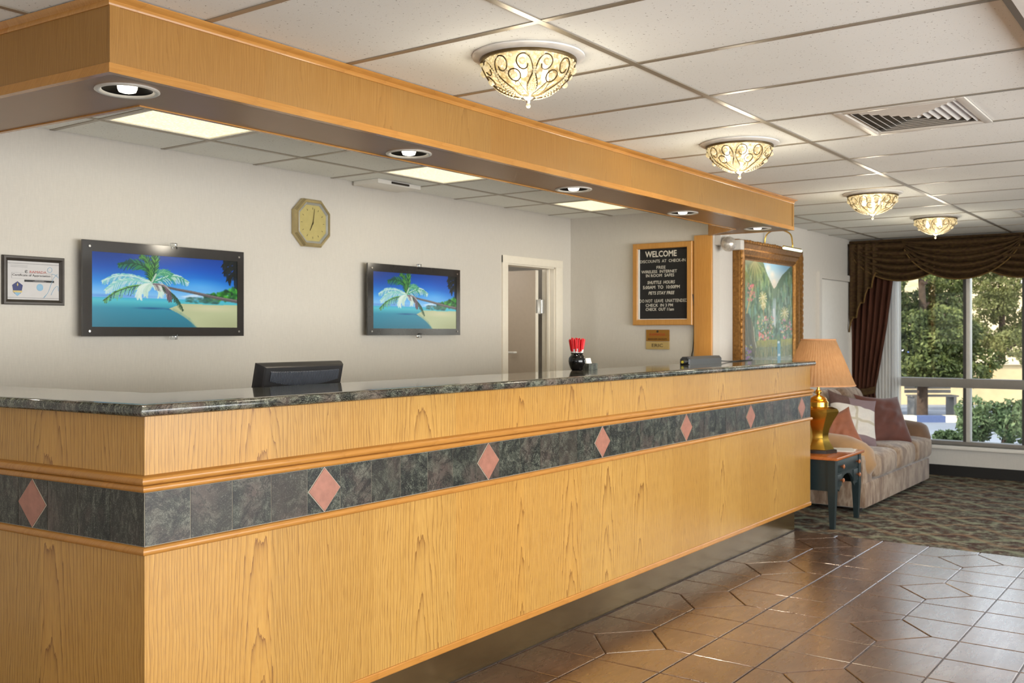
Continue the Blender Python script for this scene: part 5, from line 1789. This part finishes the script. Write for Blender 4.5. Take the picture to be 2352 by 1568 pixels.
def plaid():
    m = N('patchwork_plaid')
    tc = m.n('TexCoord'); sp_ = m.n('SeparateXYZ'); m.l(tc.outputs['Object'], sp_.inputs[0])
    x, y = sp_.outputs[0], sp_.outputs[1]
    band = m.math('LESS_THAN', m.math('ABSOLUTE', m.math('ADD', y, .02)), .125)
    cross = m.math('LESS_THAN', m.math('ABSOLUTE', m.math('SUBTRACT', x, -.01)), .012)
    cy_ = m.math('LESS_THAN', m.math('ABSOLUTE', m.math('ADD', y, .02)), .012)
    dark = m.math('LESS_THAN', x, -.06)
    c = m.mix(dark, srgb(128, 106, 112), srgb(84, 54, 50))
    c = m.mix(band, c, srgb(222, 216, 208))
    c = m.mix(m.math('MULTIPLY', m.math('MAXIMUM', cross, cy_), band), c, srgb(196, 186, 164))
    nz = m.noise(tc.outputs['Object'], 60, 2)
    c = m.mix(m.math('MULTIPLY', nz, .25), c, srgb(150, 140, 130))
    m.base(c); m.set(Roughness=.8); m.bump(nz, .2, .004)
    return m.m
pillow('throw_pillow', 2030, 9.02, .615, .50, M_pbrown, -.08, 'russet brown suede pillow in the middle of the sofa seat', yaw=.75, tilt_=-.52)
pillow('throw_pillow', 1958, 8.62, .650, .47, plaid(), -.25, 'patchwork pillow with white bands between the two brown pillows', yaw=.6, tilt_=-.42)
pillow('throw_pillow', 1922, 8.35, .550, .38, M_prust, .35, 'rust brown pillow half hidden behind the near sofa arm', yaw=.2)

# ================================================================== CURTAINS
def cloth(name, rgb, rgb2, scale, rough=.8, transl=0, transp=0):
    m = N(name)
    nz = m.noise(m.world(scale), 1, 3)
    c = m.ramp(nz, [(.35, srgb(*rgb)), (.65, srgb(*rgb2))])
    m.base(c); m.set(Roughness=rough)
    m.b.inputs['Specular IOR Level'].default_value = .2
    out = m.b.outputs[0]
    if transl:
        tl = m.n('BsdfTranslucent'); m.l(c, tl.inputs[0])
        mx = m.n('MixShader'); mx.inputs[0].default_value = transl
        m.l(out, mx.inputs[1]); m.l(tl.outputs[0], mx.inputs[2]); out = mx.outputs[0]
    if transp:
        tr = m.n('BsdfTransparent'); mx = m.n('MixShader'); mx.inputs[0].default_value = transp
        m.l(out, mx.inputs[1]); m.l(tr.outputs[0], mx.inputs[2]); out = mx.outputs[0]
    m.l(out, m.out.inputs[0])
    return m.m
M_val = cloth('brown_olive_brocade', (62, 42, 26), (80, 62, 34), (5, 30, 60))
M_drape = cloth('russet_drape', (66, 38, 26), (84, 50, 36), (3, 40, 1.5))
M_fringe = plain('gold_fringe', (104, 78, 34), .8, var=.3, scale=80)
M_sheer = cloth('white_sheer', (240, 240, 238), (248, 248, 246), (3, 60, 2), .9, .5, .22)
va = thing('swag_valance', (XW - .1, 1.0, 2.1), 'dark brown swagged valance with gold fringe across the window top', 'valance')
MB().box((XW - .10, -1.6, 2.06), (XW - .004, YP - .004, 2.345)).build('header_board', M_val, va)
ZT = 2.338
def swag(cy_, k):
    w, D = .54, .39
    x0 = XW - .135 - (.028 if k % 2 else 0)
    def fn(u, v):
        s_ = max(0, 4 * u * (1 - u)) ** .62
        z = ZT - .02 - (v ** .9) * D * s_ - .004
        fold = .060 * (abs(math.sin(PI * v * 5.3 + .3)) - .5) * min(1, s_ * 1.5)
        belly = .035 * s_ * math.sin(PI * v)
        return (x0 - fold - belly, cy_ + w - 2 * w * u, z)
    o = MB().grid(fn, 40, 60).build('swag', M_val, va, smooth=80, solid=.004)
    MB().tube([Vector(fn(i / 48, 1)) + Vector((-.004, 0, -.004)) for i in range(1, 48)], .007, 6).build('fringe', M_fringe, o, smooth=60)
    return o
for k in range(8):
    swag(2.70 - .545 * k, k)
# cascade tail at the left end
def cas(u, v):
    y = 3.215 - .30 * u
    zig = (u * 4) % 1
    L = .86 - .60 * u + .07 * (abs(zig - .5) * 2 - .5)
    return (XW - .165 - .028 * math.sin(2 * PI * u * 4) * (.4 + .6 * v), y, ZT - .03 - v * L)
o = MB().grid(cas, 64, 24).build('cascade_tail', M_val, va, smooth=80, solid=.004)
MB().tube([Vector(cas(i / 64, 1)) + Vector((-.004, 0, 0)) for i in range(65)], .008, 6).build('fringe', M_fringe, o, smooth=60)
# tied drape
dp = thing('tied_drape', (XW - .1, 3.1, 0), 'russet brown drape gathered by a tieback at the left of the window', 'drape')
def drape(u, v):
    z = 2.24 - v * 2.20
    keys = [(0.0, 2.78), (.135, 2.80), (.35, 2.86), (.55, 2.935), (.62, 2.965), (.66, 2.975), (.75, 2.95), (1, 2.90)]
    yr = np.interp(v, [a_ for a_, _ in keys], [b_ for _, b_ in keys])
    y = 3.225 + (yr - 3.225) * u
    amp = .030 * np.interp(v, [0, .55, .64, .75, 1], [1, .7, .35, .7, 1])
    return (XW - .085 - amp * math.sin(2 * PI * u * 6.5) - .01, y, z)
MB().grid(drape, 110, 50).build('drape_panel', M_drape, dp, smooth=80, solid=.004)
tz_ = 2.24 - .64 * 2.20
MB().grid(lambda u, v: (XW - .150 + .02 * math.cos(PI * (u - .5)) * -1 + .0, 3.232 - .275 * u, tz_ + .035 - .07 * v - .03 * math.sin(PI * u)), 16, 4).build('tieback', M_val, dp, smooth=80, solid=.008)
shr = thing('sheer_curtain', (XW - .03, 2.95, 0), 'white pleated sheer curtain between drape and window glass', 'curtain')
MB().grid(lambda u, v: (XW - .030 - .010 * math.sin(2 * PI * u * 15), 3.21 - .47 * u, 2.22 - 2.18 * v), 150, 10).build('sheer_panel', M_sheer, shr, smooth=80)

# ================================================================== OUTSIDE THE WINDOW
GZ = -.38
def ground_mat():
    m = N('pale_asphalt')
    a_ = m.noise(m.world(), .35, 4)
    b_ = m.noise(m.world(), 14, 3)
    c = m.ramp(a_, [(.35, srgb(100, 108, 120)), (.65, srgb(122, 130, 142))])
    c = m.mix(m.math('MULTIPLY', b_, .3), c, srgb(120, 122, 128))
    m.base(c); m.set(Roughness=.9)
    return m.m
gnd = MB().box((XW + .15, -60, GZ - .3), (140, 90, GZ)).build('ground', ground_mat()); struct(gnd)
M_bark = plain('dark_bark', (70, 54, 42), .9, var=.3, scale=12, bump=.6)
def leaf_mat(name, cols):
    m = N(name)
    nz = m.noise(m.world(), 2.2, 4, .7)
    fine = m.noise(m.world(), 26, 2)
    v = m.math('ADD', m.math('MULTIPLY', nz, .6), m.math('MULTIPLY', fine, .4))
    c = m.ramp(v, [(.34, srgb(*cols[0])), (.5, srgb(*cols[1])), (.66, srgb(*cols[2]))])
    m.base(c); m.set(Roughness=.6)
    m.b.inputs['Specular IOR Level'].default_value = .25
    tl = m.n('BsdfTranslucent'); m.l(c, tl.inputs[0])
    mx = m.n('MixShader'); mx.inputs[0].default_value = .3
    m.l(m.b.outputs[0], mx.inputs[1]); m.l(tl.outputs[0], mx.inputs[2]); m.l(mx.outputs[0], m.out.inputs[0])
    return m.m
M_leafa = leaf_mat('pine_foliage', ((26, 34, 18), (70, 82, 42), (150, 156, 92)))
M_leafb = leaf_mat('shrub_foliage', ((48, 64, 44), (84, 104, 70), (136, 150, 108)))
M_leafc = leaf_mat('olive_foliage', ((56, 62, 36), (104, 108, 62), (160, 158, 104)))
def foliage(name, lumps, n, size, mat, parent):
    tot = sum(r[0] * r[1] * r[2] for _, r in lumps)
    vs, root = [], parent.location
    for c, r in lumps:
        k = max(8, int(n * r[0] * r[1] * r[2] / tot))
        d = RNG.normal(size=(k, 3)); d /= np.linalg.norm(d, axis=1)[:, None]
        rad = RNG.uniform(.35, 1, (k, 1)) ** .45
        p = np.array(c) + d * rad * np.array(r)
        a = RNG.normal(size=(k, 3)); a /= np.linalg.norm(a, axis=1)[:, None]
        b = np.cross(a, RNG.normal(size=(k, 3))); b /= np.linalg.norm(b, axis=1)[:, None]
        s = size * RNG.uniform(.6, 1.4, (k, 1))
        vs.append(np.stack([p - a * s, p + b * s * .45, p + a * s, p - b * s * .45], 1))
    V = np.concatenate(vs).reshape(-1, 3) - np.array(root)
    nq = len(V) // 4
    me = bpy.data.meshes.new(name)
    me.vertices.add(len(V)); me.vertices.foreach_set('co', V.ravel())
    me.loops.add(nq * 4); me.loops.foreach_set('vertex_index', np.arange(nq * 4))
    me.polygons.add(nq); me.polygons.foreach_set('loop_start', np.arange(nq) * 4)
    me.update(calc_edges=True)
    me.materials.append(mat)
    o = bpy.data.objects.new(name, me)
    COL.objects.link(o); o.parent = parent
    o['kind'] = 'stuff'
    return o
def tree(px, depth, h, r, label, mat, n=9000, z_lo=.7, leaf=.055):
    x, y = at_depth(px, depth)
    t = thing('pine_tree', (x, y, GZ), label, 'tree', 'trees outside the window')
    MB().tube([(x, y, GZ), (x + .1, y, GZ + h * .4), (x, y + .1, GZ + h * .9)], [.12, .08, .03], 10).build('trunk', M_bark, t, smooth=60)
    lumps = []
    rr = np.random.default_rng(int(px))
    for k in range(46):
        f_ = (k / 45) ** 1.15
        z = z_lo + (h - z_lo) * f_ + GZ
        R_ = r * (1 - .45 * f_) * (.55 + .45 * rr.random())
        a_ = rr.uniform(0, 2 * PI)
        d_ = r * .85 * (1 - .5 * f_) * rr.uniform(.25, 1)
        c = (x + d_ * math.cos(a_), y + d_ * math.sin(a_), z)
        lumps.append((c, (R_ * .46, R_ * .46, R_ * .24)))
        if k % 5 == 0:
            MB().tube([(x, y, z - .3), c], [.05, .02], 6).build('branch', M_bark, t)
    foliage('foliage', lumps, n, leaf, mat, t)
tree(2118, 21, 5.2, 1.55, 'dense green pine filling the left window pane', M_leafa, 30000, .95)
tree(2300, 28.5, 6.0, 1.7, 'olive green pine behind the right window pane', M_leafc, 20000, 1.5)
tree(2480, 22, 5.5, 1.6, 'olive pine beyond the right edge of the window', M_leafc, 8000, .9)
tree(1760, 21.5, 5.4, 1.5, 'olive pine left of the window behind the brown drape', M_leafc, 8000, .9)
def bush(px, depth, h, r, label, n=5000):
    x, y = at_depth(px, depth)
    t = thing('shrub', (x, y, GZ), label, 'shrub', 'shrubs outside the window')
    rr = np.random.default_rng(int(px) + 3)
    lumps = []
    for k in range(9):
        a_ = rr.uniform(0, 2 * PI)
        lumps.append(((x + r * .55 * math.cos(a_), y + r * .55 * math.sin(a_), GZ + h * rr.uniform(.3, .8)), (r * .42, r * .42, h * .2)))
    for k in range(5):
        c = lumps[k][0]
        MB().tube([(x + .04 * k - .1, y, GZ), c], [.02, .008], 5).build('stem', M_bark, t)
    foliage('foliage', lumps, n, .035, M_leafb, t)
bush(2290, 13.5, 1.05, .55, 'leafy green shrub outside the lower right window pane')
bush(2178, 14.5, .40, .24, 'small low shrub outside the lower left pane above the sofa arm')
bush(2530, 13.0, 1.1, .6, 'tall shrub outside past the right edge of the window')
# tan bank, wall, bench, kerb, building, parked car
def rock():
    m = N('sunlit_sandstone_bank')
    a_ = m.noise(m.world(), .5, 5, .6); b_ = m.noise(m.world(), 3, 4, .6)
    c = m.ramp(a_, [(.35, srgb(140, 124, 94)), (.6, srgb(196, 178, 142))])
    c = m.mix(m.ramp(b_, [(.5, (0, 0, 0)), (.66, (.7, .7, .7))]), c, srgb(128, 122, 84))
    m.base(c); m.set(Roughness=.95); m.bump(b_, .6, .1)
    return m.m
bx0, by0 = at_depth(1800, 31); bx1, by1 = at_depth(2650, 31)
def bank(u, v):
    x = bx0 + (bx1 - bx0) * u + v * 22 * .7
    y = by0 + (by1 - by0) * u + v * 22 * .5
    return (x, y, GZ + 1.0 * min(1, v * 8) + 7.0 * v ** 1.2 + .35 * math.sin(17 * u + 5 * v) * math.sin(9 * v + 4 * u))
bk = MB().grid(bank, 60, 30).build('sandstone_bank', rock(), smooth=60); struct(bk)
M_tanw = plain('tan_block_wall', (206, 184, 142), .9, var=.1, scale=3)
wl = thing('low_boundary_wall', (*at_depth(2130, 25), GZ), 'low tan wall behind the car park beyond the window', 'wall')
a_, b_ = Vector(at_depth(1960, 25)), Vector(at_depth(2560, 24.5))
dn = (b_ - a_).normalized(); nn = Vector((-dn.y, dn.x)) * .12
MB().prism([tuple(a_), tuple(b_), tuple(b_ + nn * 2), tuple(a_ + nn * 2)], GZ, .62).build('wall_body', M_tanw, wl)
MB().prism([tuple(a_ - nn * .4), tuple(b_ - nn * .4), tuple(b_ + nn * 2.4), tuple(a_ + nn * 2.4)], .62, .72).build('wall_cap', plain('wall_cap_stone', (228, 214, 184), .9), wl)
bn = thing('slatted_bench', (*at_depth(2140, 21.5), GZ), 'grey slatted bench on the car park edge beyond the window', 'bench')
c0 = Vector(at_depth(2140, 21.5)); vd = Vector((math.cos(HEAD), math.sin(HEAD))); rd = Vector((math.sin(HEAD), -math.cos(HEAD)))
M_bench = plain('grey_bench_slat', (112, 108, 104), .7)
def obox(name, c, w, d, z0, z1, mat, parent):
    q = [c - rd * w / 2 - vd * d / 2, c + rd * w / 2 - vd * d / 2, c + rd * w / 2 + vd * d / 2, c - rd * w / 2 + vd * d / 2]
    return MB().prism([tuple(p) for p in q], z0, z1).build(name, mat, parent)
for k in range(4):
    obox('back_slat', c0 + vd * .22, 1.0, .03, GZ + .48 + .09 * k, GZ + .55 + .09 * k, M_bench, bn)
for k in range(3):
    obox('seat_slat', c0 + vd * (-.15 + .13 * k), 1.0, .10, GZ + .42, GZ + .45, M_bench, bn)
for s in (-.42, .42):
    obox('bench_leg', c0 + rd * s, .06, .4, GZ, GZ + .42, M_bench, bn)
kb = thing('painted_kerb', (*at_depth(2130, 20), GZ), 'blue kerb with cream blocks in front of the bench outside', 'kerb')
k0 = Vector(at_depth(2125, 20))
M_kb = plain('kerb_blue', (70, 84, 120), .8); M_kc = plain('kerb_cream', (226, 214, 180), .8)
for k in range(9):
    obox('kerb_block', k0 + rd * (-1.6 + .42 * k), .26 if k % 2 else .58, .2, GZ, GZ + .13, M_kc if k % 2 else M_kb, kb)
bd = thing('tan_building', (*at_depth(2360, 44), GZ), 'tan low building with white roof edge behind the pines at upper right', 'building')
b0 = Vector(at_depth(2390, 44))
obox('walls', b0, 5.2, 4, GZ, 3.2, M_tanw, bd)
obox('roof_edge', b0, 5.8, 4.6, 3.2, 3.62, M_white, bd)
obox('roof_slab', b0, 5.4, 4.2, 3.62, 4.4, plain('brown_roof', (150, 132, 110), .9), bd)
for k in range(4):
    obox('window', b0 - vd * 2.01 + rd * (-1.9 + 1.2 * k), .7, .06, 1.4, 2.5, M_blackg, bd)
pc = thing('parked_car', (*at_depth(2052, 28.2), GZ), 'white and blue parked car behind the low wall at the left of the window', 'car')
c1 = Vector(at_depth(2052, 28.2)); zc = GZ
M_car = plain('blue_car_glass', (70, 92, 150), .2); M_carw = plain('white_car_paint', (214, 218, 226), .3)
def taper(name, w0, w1, d0, d1, z0, z1, mat):
    q = []
    for w, d, z in ((w0, d0, z0), (w1, d1, z1)):
        q += [(*(c1 + rd * sx * w / 2 + vd * sy * d / 2), z) for sx, sy in ((-1, -1), (1, -1), (1, 1), (-1, 1))]
    return MB().add(q, [(3, 2, 1, 0), (4, 5, 6, 7), (0, 1, 5, 4), (1, 2, 6, 5), (2, 3, 7, 6), (3, 0, 4, 7)]).build(name, mat, pc)
taper('body', 1.62, 1.58, 3.8, 3.7, zc + .25, zc + .85, M_carw)
taper('cabin', 1.5, 1.2, 2.3, 1.6, zc + .85, zc + 1.28, M_car)
taper('roof', 1.22, 1.16, 1.62, 1.5, zc + 1.28, zc + 1.34, M_carw)
for s in (-.72, .72):
    for d_ in (-1.2, 1.2):
        q = c1 + rd * s + vd * d_
        MB().tube([(q.x - rd.x * .09, q.y - rd.y * .09, zc + .3), (q.x + rd.x * .09, q.y + rd.y * .09, zc + .3)], .3, 14).build('wheel', M_black, pc)
